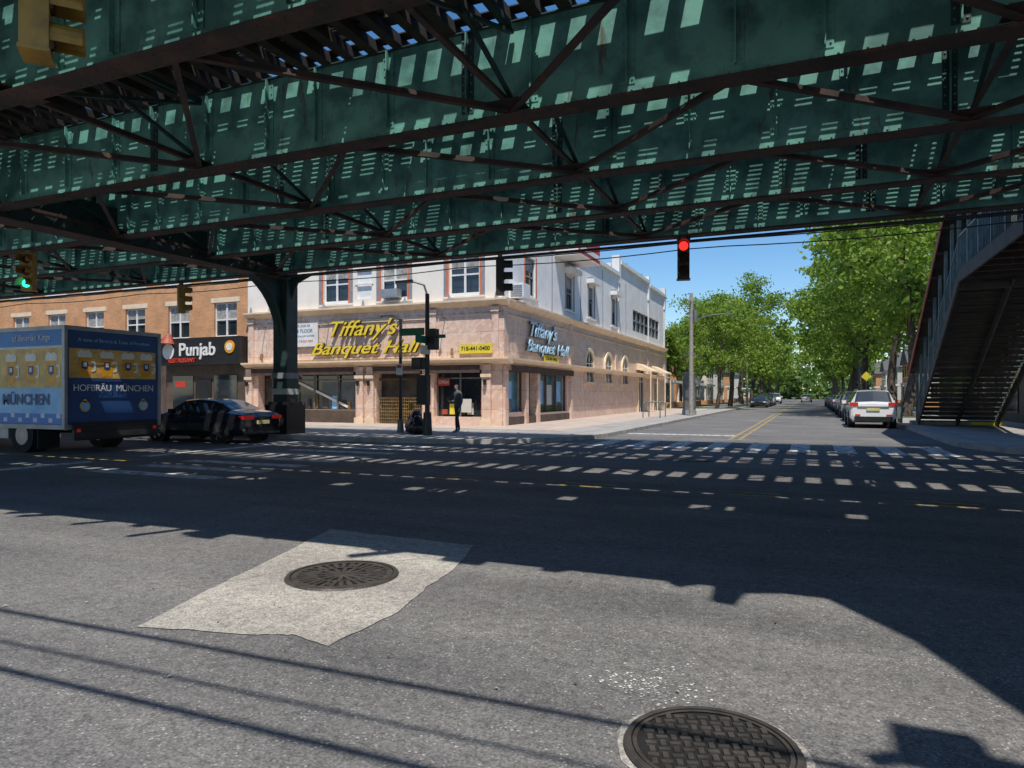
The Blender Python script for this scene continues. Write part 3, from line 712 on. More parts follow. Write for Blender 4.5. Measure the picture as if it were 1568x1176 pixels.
text("718-441-0400",'phone_text',BH,(-13.4,26.795,3.5),FR,.25,'black',.002,offset=.004)
text("718-441-0400",'phone_text_side',BH,(-12.075,32.85,3.3),SD,.28,'black',.002,offset=.004)
text("OPEN",'open_text',BH,(-15.2,27.19,2.05),FR,.2,'sign_white',.002)
# ------------------------------------------------------------ brick row
BR=empty('brick_apartment_building'); m=M(); F=Wall(m,'F',BY0+.05)
wins=[(x-.8,x+.8,4.55,6.35) for x in [-28.2-3.4*k for k in range(16)]]
F.wall(-84,-26.62,4.3,6.9,wins,'brick',.2)
wins2=[(a,b,7.6,9.4) for a,b,_,_ in wins]
F.wall(-84,-26.62,6.9,10.4,wins2,'brick',.2)
for a,b,c,d in wins+wins2:
    F.sash(a,b,c,d,.2); F.bx(a-.15,b+.15,c-.14,c-.0,-.07,0,'white_trim'); F.bx(a-.2,b+.2,d+.002,d+.25,-.02,0,'cream_trim')
F.wall(-84,-26.62,0,4.3,[],'brown_dark')
F.bx(-84,-26.62,10.4,10.8,-.3,.2,'cream_trim'); m.quad([(-84,27.05,10.4),(-26.6,27.05,10.4),(-26.6,45,10.4),(-84,45,10.4)],'tar_roof')
m.quad([(-26.61,27.05,0),(-26.61,45,0),(-26.61,45,10.4),(-26.61,27.05,10.4)],'brick')
for k in range(12):
    x=-33-k*4.3
    F.bx(x-3.9,x-.2,.5,2.7,-.06,-.02,'glass'); F.bx(x-4.1,x,3.0,4.1,-.25,-.0,('ad_navy','sign_red','cream_trim','sign_green')[k%4]); F.bx(x-4.1,x-3.92,.13,2.95,-.12,0,'brown_dark'); F.bx(x-2.1,x-2.0,.5,2.7,-.1,-.061,'pole_grey')
m.obj('walls_and_windows',BR)
RS=empty('restaurant_storefront'); m=M(); F=Wall(m,'F',BY0)
F.bx(-32.3,-26.65,3.05,4.5,-.5,.04,'black'); F.bx(-32.3,-26.65,.13,3.04,-.1,.04,'brown_dark'); 
F.bx(-31.8,-30.3,.6,2.5,-.15,-.102,'glass'); F.bx(-28.8,-27.2,.6,2.5,-.15,-.102,'glass'); F.bx(-30.1,-29.0,.15,2.3,-.16,-.102,'black')
F.bx(-31.6,-30.8,1.9,2.2,-.17,-.152,'sign_red')
m.obj('shop_front',RS)
text("Punjab",'name_text',RS,(-29.6,26.47,3.85),FR,.95,'sign_white',.02,offset=.015,sx=1.05)
text("RESTAURANT",'sub_text',RS,(-30.7,26.47,3.3),FR,.32,'sign_red',.02,offset=.008)
m=M(); m.cyl((-31.7,26.46,3.8),(-31.7,26.49,3.8),.42,.42,20,'sign_white'); m.cyl((-31.7,26.45,4.2),(-31.7,26.5,4.75),.45,.1,14,'canopy_red'); m.cyl((-27.3,26.44,3.95),(-27.3,26.49,3.95),.33,.33,20,'ad_amber'); m.cyl((-27.3,26.42,3.95),(-27.3,26.45,3.95),.2,.2,20,'sign_white'); m.obj('logo',RS)
# ------------------------------------------------------------ corner building on the right
m=M()
m.box(9.2,40,25.2,62,0,4.4,'brown_dark'); m.box(9.0,40.2,25.0,62.2,4.4,4.75,'canopy_red'); m.box(9.5,40,25.5,61.5,4.75,8.4,'brick')
for k in range(8):
    y=27+k*4.3; m.box(9.14,9.198,y,y+3,.6,2.9,'glass'); m.box(9.44,9.498,y+.6,y+2.1,5.4,7.2,'glass'); m.box(9.38,9.5,y+.5,y+2.2,5.25,5.38,'white_trim')
m.box(9.3,40.2,25.3,61.7,8.4,8.7,'cream_trim')
m.obj('corner_store')
def house(x0,x1,y0,y1,h,mt,name='house'):
    m=M(); m.box(x0,x1,y0,y1,0,h,mt)
    ym=(y0+y1)/2
    m.prof([(y0-.4,h),(y1+.4,h),(ym,h+2.6)],'x',x0-.3,x1+.3,'tar_roof')
    fx=x1 if x1<0 else x0; s=1 if x1<0 else -1
    for z in (1.2,4.0):
        for yy in (y0+1,ym-.5,y1-2):
            m.box(min(fx,fx+s*.05),max(fx,fx+s*.05),yy,yy+1.1,z,z+1.5,'glass'); m.box(min(fx,fx+s*.09),max(fx,fx+s*.09),yy-.1,yy+1.2,z-.12,z-.01,'white_trim')
    m.box(min(fx,fx+s*1.8),max(fx,fx+s*1.8),y0+.5,y1-.5,2.7,2.95,'white_trim')
    for yy in (y0+.7,ym,y1-.7): m.box(min(fx+s*1.5,fx+s*1.7),max(fx+s*1.5,fx+s*1.7),yy,yy+.18,.1,2.7,'white_trim')
    m.box(min(fx,fx+s*1.8),max(fx,fx+s*1.8),y0+.5,y1-.5,.0,.7,'brick')
    m.obj(name)
for i,y in enumerate((70,82,94,108,122,140,160)):
    house(-25,-14.5,y,y+8,5.8,('siding','brick','siding','stucco')[i%4])
    if y>70: house(12.5,23,y,y+8,5.8,('brick','siding','stucco')[i%3])
# ------------------------------------------------------------ trees
def tree_mesh(seed,h,rw,nclump,per,leaf,lm='leaves',cb=.3):
    rnd=np.random.RandomState(seed); m=M()
    def limb(p,d,L,r,depth,ends):
        segs=4; q=Vector(p); d=Vector(d)
        for k in range(segs):
            nd_=(d+Vector(rnd.normal(0,.13,3))).normalized(); nq=q+nd_*(L/segs); r1=r*(1-.16)
            m.cyl(q,nq,r,r1,7 if depth<2 else 5,'bark',False); q=nq;r=r1;d=nd_
            if depth<3 and k>=1:
                a=rnd.uniform(0,6.28); side=Vector((math.cos(a),math.sin(a),rnd.uniform(.25,.9))).normalized()
                limb(q,(d*.5+side).normalized(),L*rnd.uniform(.5,.7),r*.55,depth+1,ends)
            ends.append(q.copy()) if depth>0 else None
        ends.append(q)
    ends=[]
    limb((0,0,0),(0,0,1),h*.62,h*.022,0,ends)
    cz=h*(1+cb)/2; rz=h*(1-cb)/2
    C=[]
    for e in ends:
        if e.z>h*cb and rnd.rand()<.55: C.append((e.x,e.y,e.z))
    C=C[:nclump//2]
    while len(C)<nclump:
        v=rnd.normal(0,1,3); v/=np.linalg.norm(v); rad=rnd.uniform(.35,1)**.6
        w=1+.22*math.sin(3*math.atan2(v[1],v[0])+seed)+.15*math.sin(5*v[2]+seed)
        C.append((v[0]*rw*rad*w,v[1]*rw*rad*w,cz+v[2]*rz*rad*(1+.1*math.sin(4*math.atan2(v[1],v[0])))))
    C=np.array(C); vs=[];n=0
    for c in C:
        k=int(per*rnd.uniform(.5,1.5)); sc=rw*rnd.uniform(.07,.16)
        P=c+rnd.normal(0,1,(k,3))*np.array([sc,sc,sc*.5])
        A=rnd.normal(0,1,(k,3)); A/=np.linalg.norm(A,axis=1)[:,None]
        B=rnd.normal(0,1,(k,3)); B[:,2]*=.5; B=np.cross(A,B); B/=np.linalg.norm(B,axis=1)[:,None]
        s=leaf*rnd.uniform(.6,1.3,(k,1))
        q=np.stack([P-A*s,P-B*s*.55,P+A*s,P+B*s*.55],1).reshape(-1,3); vs.append(q); n+=k
    vs=np.concatenate(vs); o=len(m.v); m.v+= [tuple(p) for p in vs]; li=m.mi(lm)
    m.f+=[(o+4*i,o+4*i+1,o+4*i+2,o+4*i+3) for i in range(n)]; m.m+=[li]*n
    me=bpy.data.meshes.new('tree'); me.from_pydata(m.v,[],m.f)
    for nn in m.names: me.materials.append(MATS[nn])
    me.polygons.foreach_set('material_index',m.m); me.update(); return me
T1=tree_mesh(3,15,5.8,170,85,.18); T2=tree_mesh(11,14,5.2,150,70,.19); T3=tree_mesh(23,15,5.5,90,40,.36)
def tree(me,x,y,s,rz,sz=1):
    o=bpy.data.objects.new('tree',me); scene.collection.objects.link(o); o.location=(x,y,.1); o.scale=(s,s,s*sz); o.rotation_euler=(0,0,rz)
tree(T1,5.6,50,1.08,.4); tree(T2,6.0,61,1.18,2.0); tree(T1,5.3,73,1.1,3.3); tree(T2,5.4,86,1.2,4.2); tree(T3,5.2,100,1.2,1)
tree(T2,-8.2,68,.74,1.1); tree(T1,-8.4,82,.90,5.0); tree(T2,-8.4,97,1.05,2.4); tree(T3,-8.4,112,1.0,0.4); tree(T3,-13,78,.7,3)
for i,y in enumerate((118,136,156,178,200)): tree(T3,5.4,y,1.1,i*1.3)
for i,y in enumerate((130,150,172,196)): tree(T3,-8.5,y,1.05,i*1.7+.5)
tree(T2,12,66,.9,2.2); tree(T3,-16,104,.9,2); tree(T3,-17,90,.7,2.9)
m=M(); rnd=np.random.RandomState(5); vs=[]; n=0
for _ in range(420):
    c=np.array([rnd.uniform(-70,90),rnd.uniform(225,250),rnd.uniform(0,11)*rnd.uniform(.6,1)]); k=22
    P=c+rnd.normal(0,1,(k,3))*1.5; A=rnd.normal(0,1,(k,3)); A/=np.linalg.norm(A,axis=1)[:,None]; B=np.cross(A,rnd.normal(0,1,(k,3))); B/=np.linalg.norm(B,axis=1)[:,None]
    vs.append(np.stack([P-A,P-B*.7,P+A,P+B*.7],1).reshape(-1,3)); n+=k
vs=np.concatenate(vs); m.v=[tuple(p) for p in vs]; li=m.mi('leaves_far'); m.f=[(4*i,4*i+1,4*i+2,4*i+3) for i in range(n)]; m.m=[li]*n; m.obj('distant_trees')
# ------------------------------------------------------------ vehicles
def car(name,x,y,rz,st,seg,paint,wheels,wr,suv=False,sc=1):
    m=M(); rows=[]
    for (px,zl,zb,zt,wb,wt) in st:
        half=[(0,zl),(wb*.86,zl),(wb,zl+.2),(wb*1.005,(zl+zb)/2+.06),(wb*.965,zb),(wt,zt-.03),(wt*.86,zt),(0,zt+.025)]
        full=[(px,-a,b) for a,b in half[::-1]][:-1]+[(px,a,b) for a,b in half]
        rows.append(full)
    n=len(rows[0])
    for i in range(len(rows)-1):
        for j in range(n-1):
            side=j if j<7 else 13-j
            sg=seg[i]; mt=paint
            if side in(0,1) and sg=='w' : mt='car_glass'
            if side==2 and sg=='g': mt='car_glass'
            if side>=5: mt='black' if side==6 else paint
            m.add([rows[i][j],rows[i][j+1],rows[i+1][j+1],rows[i+1][j]],[(0,1,2,3)],mt)
    m.add(rows[0],[tuple(range(n))],paint); m.add(rows[-1],[tuple(range(n))],paint)
    wb=max(s[4] for s in st)
    for wx in wheels:
        for s in (-1,1):
            m.cyl((wx,s*(wb-.24),wr),(wx,s*(wb+.012),wr),wr+.065,wr+.065,24,'black')
            m.cyl((wx,s*(wb-.2),wr),(wx,s*(wb+.03),wr),wr,wr,26,'rubber')
            m.cyl((wx,s*(wb),wr),(wx,s*(wb+.037),wr),wr*.68,wr*.64,20,'iron_dark')
            for k in range(5):
                t=k*2*math.pi/5; m.beam((wx,s*(wb+.04),wr),(wx+wr*.66*math.cos(t),s*(wb+.04),wr+wr*.66*math.sin(t)),.07,.02,'alloy',up=(0,1,0))
            m.cyl((wx,s*(wb+.03),wr),(wx,s*(wb+.05),wr),wr*.16,wr*.14,10,'alloy')
    xr=st[0][0]; xf=st[-1][0]
    m.box(xr-.05,xr+.2,-wb*.8,wb*.8,.3,.52,'black' if suv else paint); m.box(xf-.25,xf+.03,-wb*.75,wb*.75,.28,.5,'black')
    m.box(xr-.045,xr+.02,-.26,.26,.78 if suv else .62,.90 if suv else .74,'plate')
    for s in (-1,1):
        if suv:
            m.box(xr-.03,xr+.3,s*(wb*.64) if s>0 else -wb*.99,wb*.99 if s>0 else -wb*.64,.98,1.14,'tail_red'); m.box(xr-.03,xr+.1,s*wb*.66-.1,s*wb*.66+.1,.55,.62,'tail_red')
        else: m.box(xr-.02,xr+.3,(wb*.45) if s>0 else -wb*.93,wb*.93 if s>0 else -wb*.45,.78,.90,'tail_red')
        m.box(xf-.35,xf+.0,(wb*.5) if s>0 else -wb*.88,wb*.88 if s>0 else -wb*.5,.6,.7,'sign_white')
        mx=st[[i for i,c in enumerate(seg) if c=='w'][-1]+0][0]+.15
        zb=st[3][2]; m.box(mx-.1,mx+.08,s*(wb+.02) if s>0 else -(wb+.2),(wb+.2) if s>0 else -(wb+.02),zb-.02,zb+.13,paint)
        for hx in (-.75,.35): m.box(hx,hx+.18,s*wb*1.0-.015,s*wb*1.0+.015,zb-.14,zb-.11,'alloy' if not suv else paint)
        for hx in (-.98,.02,.98): m.box(hx,hx+.012,s*(wb*1.003)-.004,s*(wb*1.003)+.006,.36,zb-.02,'black')
    if suv:
        m.box(xr-.04,xr+.05,-.62,.62,.93,.97,'alloy')
        for s in (-1,1): m.box(-1.7,.4,s*.6-.02,s*.6+.02,st[4][3]+.03,st[4][3]+.07,'alloy')
    return m.obj(name,loc=(x,y,.005),rz=rz,smooth=True,scale=sc)
SED=[(-2.40,.38,.80,.84,.76,.66),(-2.33,.27,.93,.99,.87,.74),(-1.72,.22,.99,1.08,.91,.74),(-.98,.2,.98,1.40,.92,.60),(-.28,.2,.96,1.45,.92,.62),(-.18,.2,.96,1.45,.92,.62),(.42,.2,.94,1.40,.92,.62),(1.18,.2,.93,1.0,.92,.74),(2.0,.22,.82,.88,.89,.76),(2.32,.28,.68,.74,.81,.68),(2.4,.36,.58,.62,.72,.6)]
SSEG='ppwgpgwppp'
SUVS=[(-2.3,.4,1.0,1.05,.80,.70),(-2.26,.3,1.08,1.16,.88,.74),(-1.98,.26,1.10,1.62,.92,.64),(-1.2,.24,1.08,1.68,.93,.67),(-1.1,.24,1.08,1.68,.93,.67),(-.15,.24,1.06,1.69,.93,.68),(-.05,.24,1.06,1.69,.93,.68),(.6,.24,1.04,1.62,.93,.66),(1.25,.24,1.03,1.12,.93,.76),(2.0,.26,.92,1.0,.9,.78),(2.28,.32,.78,.86,.82,.7),(2.35,.4,.66,.7,.74,.62)]
USEG='pwgpgpgwppp'
car('parked_car',-17.9,16.5,math.pi,SED,SSEG,'black_paint',(-1.42,1.4),.33,sc=.94)
car('parked_suv',2.55,36.3,R(90),SUVS,USEG,'white_paint',(-1.4,1.38),.35,True)
car('parked_car',2.7,43.5,R(90),SED,SSEG,'black_paint',(-1.42,1.4),.33)
car('parked_suv',2.7,50,R(90),SUVS,USEG,'silver_paint',(-1.4,1.38),.35,True)
car('parked_car',2.7,57,R(90),SED,SSEG,'white_paint',(-1.42,1.4),.33)
for i,y in enumerate((66,73,80,88,97)): car('parked_car',2.7,y,R(90),SED,SSEG,('silver_paint','black_paint','red_paint')[i%3],(-1.42,1.4),.33)
car('parked_car',-5.3,84,R(-90),SED,SSEG,'black_paint',(-1.42,1.4),.33)
car('parked_suv',-5.3,92,R(-90),SUVS,USEG,'black_paint',(-1.4,1.38),.35,True)
car('parked_suv',-5.3,101,R(-90),SUVS,USEG,'silver_paint',(-1.4,1.38),.35,True)
car('parked_suv',-5.2,120,R(-90),SUVS,USEG,'white_paint',(-1.4,1.38),.35,True)
car('car',-.6,140,R(90),SED,SSEG,'silver_paint',(-1.42,1.4),.33)
car('parked_car',-42,16.6,math.pi,SED,SSEG,'silver_paint',(-1.42,1.4),.33)
TK=empty('box_truck'); m=M()
tx1,tx0,ty0,ty1,tz0,tz1=-16.85,-24.2,11.1,13.75,.68,3.17
m.box(tx0,tx1,ty0,ty1,tz0,tz1,'ad_navy')
for (x,y) in ((tx1,ty0),(tx1,ty1),(tx0,ty0),(tx0,ty1)): m.box(x-.05,x+.05,y-.04,y+.04,tz0-.03,tz1+.04,'box_alu')
m.box(tx0,tx1,ty0-.03,ty0+.03,tz1-.06,tz1+.045,'box_alu'); m.box(tx0,tx1,ty0-.03,ty0+.03,tz0-.05,tz0+.06,'box_alu')
m.box(tx1-.03,tx1+.045,ty0,ty1,tz1-.06,tz1+.043,'box_alu'); m.box(tx1-.03,tx1+.045,ty0,ty1,tz0-.06,tz0+.06,'box_alu'); m.box(tx0,tx1,ty0,ty1,tz1,tz1+.03,'white_trim')
yf=ty0-.004
def SQ(x0,x1,z0,z1,mt,k=0): m.quad([(x0,yf-.004*k,z0),(x1,yf-.004*k,z0),(x1,yf-.004*k,z1),(x0,yf-.004*k,z1)],mt)
SQ(tx0+.1,tx1-.06,2.72,tz1-.07,'ad_blue'); SQ(tx0+.1,tx1-.06,2.66,2.72,'sign_white'); SQ(tx0+.1,tx1-.06,1.66,2.66,'ad_gold'); SQ(tx0+.1,tx1-.06,.76,1.66,'ad_sky'); SQ(tx0+.1,tx1-.06,.76,1.02,'ad_blue',1)
for i in range(24):
    x=tx0+.15+i*.3; z=.8+(i%2)*.11; SQ(x,x+.15,z,z+.11,'sign_white',2)
def mug(P,s):
    def poly(pts,mt,k): m.quad([P(a*s,b*s,k) for a,b in pts],mt)
    poly([(-.17,-.36),(.17,-.36),(.2,-.1),(.18,.24),(-.18,.24),(-.2,-.1)],'ad_amber',1)
    poly([(-.21,.2),(.21,.2),(.23,.33),(.12,.42),(0,.38),(-.12,.43),(-.23,.33)],'ad_foam',2)
    poly([(-.1,-.12),(0,-.17),(.1,-.12),(.1,.08),(-.1,.08)],'ad_navy',2); poly([(-.05,-.07),(.05,-.07),(.05,.04),(-.05,.04)],'ad_foam',3)
    poly([(.19,.1),(.31,.1),(.34,.05),(.34,-.17),(.29,-.22),(.19,-.22),(.19,-.17),(.28,-.16),(.28,.04),(.19,.05)],'ad_foam',2)
for i,x in enumerate(np.arange(tx1-.5,tx0+.3,-.8)): mug(lambda a,b,k,x=x:(x+a,yf-.004*k,2.14+b),1.0)
xf=tx1+.006
def RQ(y0,y1,z0,z1,mt,k=0): m.quad([(xf+.004*k,y0,z0),(xf+.004*k,y1,z0),(xf+.004*k,y1,z1),(xf+.004*k,y0,z1)],mt)
RQ(ty0+.08,ty1-.08,.78,tz1-.08,'ad_navy'); RQ(ty0+.1,ty1-.1,1.92,2.66,'ad_gold',1)
for y in (ty0+.5,ty0+1.1,ty0+1.7,ty0+2.25): mug(lambda a,b,k,y=y:(xf+.004*(k+1),y+a,2.27+b),.85)
for z in np.arange(1.0,3.1,.42): m.box(tx1+.001,tx1+.024,ty0+.08,ty1-.08,z,z+.008,'ad_navy')
m.box(tx1+.05,tx1+.15,ty0+.15,ty1-.15,.35,.80,'black'); m.box(tx1-.3,tx1+.2,ty0+.1,ty1-.1,.42,.55,'pole_dark')
for y in (ty0+.2,ty1-.3): m.box(tx1+.0,tx1+.16,y,y+.1,.56,.64,'tail_red')
m.box(tx0-1.5,tx1-.1,12.0,12.2,.45,.66,'pole_dark'); m.box(tx0-1.5,tx1-.1,12.6,12.8,.45,.66,'pole_dark')
for wx in (tx1-1.75,tx0-.6):
    for y0,y1 in ((ty0+.05,ty0+.55),(ty1-.55,ty1-.05)):
        m.cyl((wx,y0,.45),(wx,y1,.45),.45,.45,26,'rubber'); m.cyl((wx,y0-.01,.45),(wx,y0+.2,.45),.25,.25,16,'alloy')
m.box(tx1-2.9,tx1-2.4,ty0+.1,ty0+.5,.35,.65,'box_alu'); m.box(tx1-1.15,tx1-1.1,ty0+.05,ty0+.6,.12,.65,'rubber')
m.prof([(tx0-.15,.5),(tx0-.15,2.5),(tx0-1.2,2.5),(tx0-1.7,1.6),(tx0-2.3,1.4),(tx0-2.4,.5)],'y',ty0+.2,ty1-.2,'white_paint')
m.quad([(tx0-.4,ty0+.195,1.55),(tx0-1.5,ty0+.195,1.55),(tx0-1.2,ty0+.195,2.3),(tx0-.4,ty0+.195,2.3)],'car_glass')
m.obj('body',TK)
text("HOFBRÄU  MÜNCHEN",'rear_text',TK,(xf+.03,(ty0+ty1)/2,1.66),SD,.235,'sign_white',.002,sp=.95)
text("A taste of Bavaria & Taste of Freedom",'rear_text_upper',TK,(xf+.03,(ty0+ty1)/2,2.88),SD,.13,'ad_sky',.002)
text("of Bavarian Kings",'side_text',TK,(tx1-1.3,yf-.012,2.93),FR,.22,'sign_white',.002,shear=.2)
text("MÜNCHEN",'side_text_lower',TK,(tx1-1.5,yf-.016,1.36),FR,.38,'ad_navy',.002,offset=.01)
m=M()
for y in (ty0+.5,ty1-.5):
    m.cyl((xf+.02,y,1.2),(xf+.024,y,1.2),.14,.14,16,'ad_gold'); m.cyl((xf+.024,y,1.2),(xf+.027,y,1.2),.10,.10,16,'ad_sky'); m.cyl((xf+.02,y,1.33),(xf+.024,y,1.33),.06,.06,6,'ad_gold')
m.obj('crest',TK)
# ------------------------------------------------------------ traffic signals
def signal(x,y,zc,rz,body,lit,topz,h=1.0):
    m=M(); w=.15
    m.box(-w,w,-.11,.11,-h/2,h/2,body); m.box(-w-.02,w+.02,-.12,.12,h/2,h/2+.03,body); m.box(-w-.02,w+.02,-.12,.12,-h/2-.03,-h/2,body)
    for k,nm in enumerate(('red','amber','green')):
        z=h/3-k*h/3
        mt='lens_off'
        if nm==lit: mt='red_light' if nm=='red' else 'green_light'
        m.cyl((0,-.11,z),(0,-.135,z),.115,.11,16,mt)
        n=10; pts=[(.135*math.cos(t),z+.135*math.sin(t)) for t in [math.pi*(-.15+1.3*i/n) for i in range(n+1)]]
        for a,b in zip(pts[:-1],pts[1:]): m.quad([(a[0],-.11,a[1]),(b[0],-.11,b[1]),(b[0],-.36,b[1]),(a[0],-.36,a[1])],body)
    m.cyl((0,0,h/2),(0,0,topz-zc),.03,.03,8,'pole_grey'); m.box(-.08,.08,-.06,.06,h/2+.03,h/2+.12,'pole_grey')
    m.obj('traffic_light',loc=(x,y,zc),rz=rz)
signal(-3.0,18.0,4.98,R(12),'signal_black','red',5.58)
signal(-8.2,18.0,4.9,R(110),'signal_black','',5.58)
signal(-20.2,12.3,4.95,R(25),'signal_yellow','green',5.58)
signal(-20.9,18.0,4.95,R(150),'signal_yellow','',5.58,.95)
signal(-6.3,3.9,5.0,R(140),'signal_yellow','',5.7,.95)
# ------------------------------------------------------------ poles
def pole_obj():
    m=M(); x,y=-11.86,20.1
    m.cyl((x,y,.137),(x,y,.9),.17,.13,12,'pole_dark'); m.cyl((x,y,.9),(x,y,4.9),.085,.07,12,'pole_dark')
    m.tube([(x,y,4.85),(x-.1,y-.05,5.2),(x-.55,y-.2,5.35)],.035,8,'pole_grey'); m.beam((x-.45,y-.18,5.33),(x-1.0,y-.4,5.28),.18,.1,'pole_grey')
    m.box(x-.2,x+.2,y-.36,y-.13,1.15,2.15,'pole_dark')
    m.box(x-.55,x-.15,y-.12,y+.12,2.35,2.75,'signal_black'); m.box(x-.5,x-.2,y-.14,y-.12,2.42,2.68,'lens_off')
    m.box(x+.12,x+.4,y-.2,y+.1,3.0,3.7,'signal_black')
    m.box(x-1.0,x-.05,y-.12,y-.1,3.5,3.75,'sign_green'); m.box(x+.08,x+.1,y-.9,y+.0,3.2,3.45,'sign_green'); m.box(x+.05,x+.75,y-.10,y-.08,3.38,3.5,'sign_green')
    m.box(x-.18,x+.18,y-.13,y-.11,2.85,3.15,'sign_white'); m.box(x-.6,x-.5,y-.2,y-.1,1.0,1.2,'signal_yellow')
    m.obj('traffic_signal_pole',smooth=False)
pole_obj()
m=M(); x,y=-13.5,21.0
m.cyl((x,y,.137),(x,y,.6),.13,.1,12,'pole_grey'); m.cyl((x,y,.6),(x,y,4.2),.065,.05,12,'pole_dark'); m.tube([(x,y,4.15),(x-.3,y,4.35),(x-.85,y-.1,4.35)],.03,8,'pole_dark'); m.beam((x-.75,y-.1,4.33),(x-1.15,y-.15,4.28),.17,.09,'pole_grey')
m.box(x-.13,x+.13,y-.085,y-.07,2.2,2.6,'sign_white'); m.box(x-.09,x+.09,y-.089,y-.0855,2.45,2.55,'sign_red'); m.obj('street_lamp')
m=M(); x,y=-7.0,45
m.cyl((x,y,.1),(x,y,8.0),.15,.11,10,'pole_wood'); m.box(x-.04,x+.04,y-.8,y+.8,7.4,7.5,'pole_wood'); m.cyl((x+.25,y,6.2),(x+.25,y,6.9),.16,.16,10,'pole_grey'); m.tube([(x,y,6.2),(x+1.2,y,6.55),(x+2.2,y,6.6)],.03,8,'pole_grey'); m.beam((x+2.1,y,6.6),(x+2.6,y,6.55),.2,.1,'pole_grey')
m.obj('utility_pole')
m=M(); m.cyl((-7.2,90,.1),(-7.2,90,8.5),.15,.11,10,'pole_wood'); m.obj('utility_pole')
m=M(); m.cyl((4.4,75,.1),(4.4,75,8),.1,.07,10,'pole_grey'); m.tube([(4.4,75,7.9),(3.2,75,8.3),(2.2,75,8.3)],.04,8,'pole_grey'); m.beam((2.3,75,8.3),(1.7,75,8.25),.2,.1,'pole_grey'); m.obj('street_lamp')
m=M()
for z,o in ((7.5,-.7),(7.5,.7),(6.7,0)):
    m.tube([(-7.0+o*.3,45+(45*k/20),z-.7*math.sin(math.pi*k/20)+0.2*k/20) for k in range(21)],.012,5,'cable')
m.obj('utility_wires')
m=M(); m.box(-7.9,-7.0,47-.16,47+.16,.137,.45,'grey_trim'); m.box(-7.86,-7.04,46.86,47.14,.45,3.0,'pole_grey'); m.box(-7.80,-7.10,46.83,46.86,1.15,2.9,'ad_screen'); m.obj('information_kiosk',bevel=.02)
for k in range(2):
    m=M(); m.tube([(-9,40+k*1.6,.137),(-9,40+k*1.6,.95),(-8.9,40.1+k*1.6,1.05),(-8.1,40.1+k*1.6,1.05),(-8,40+k*1.6,.95),(-8,40+k*1.6,.137)],.035,8,'steel_grey')
    m.obj('bike_rack')
m=M(); m.cyl((4.15,62,.1),(4.15,62,3.3),.035,.035,8,'pole_grey'); m.T=Matrix.Translation((4.15,61.95,2.95))@Matrix.Rotation(R(45),4,'Y'); m.box(-.28,.28,-.01,.01,-.28,.28,'sign_yellow'); m.T=None; m.obj('warning_sign')
def blob(name,x,y,r,seed):
    rnd=random.Random(seed); me=bpy.data.meshes.new(name); import bmesh
    bm=bmesh.new(); bmesh.ops.create_icosphere(bm,subdivisions=3,radius=1)
    for v in bm.verts:
        c=v.co.copy(); f=1+.10*math.sin(6*c.x+seed)+.08*math.sin(7*c.y+2*seed)+.06*math.sin(9*c.z)+rnd.uniform(-.03,.03)
        if c.z>.8: f*=1+.5*(c.z-.8)/.2
        v.co=Vector((c.x*r*f,c.y*r*f,max(-.75*r,c.z*r*.9*f)))
    bm.to_mesh(me); bm.free(); me.materials.append(MATS['bag_black']); me.shade_smooth()
    o=bpy.data.objects.new(name,me); scene.collection.objects.link(o); o.location=(x,y,.137+.75*r)
blob('garbage_bag',-12.6,20.6,.36,1); blob('garbage_bag',-12.35,20.35,.3,2); blob('garbage_bag',-12.9,20.9,.3,4)
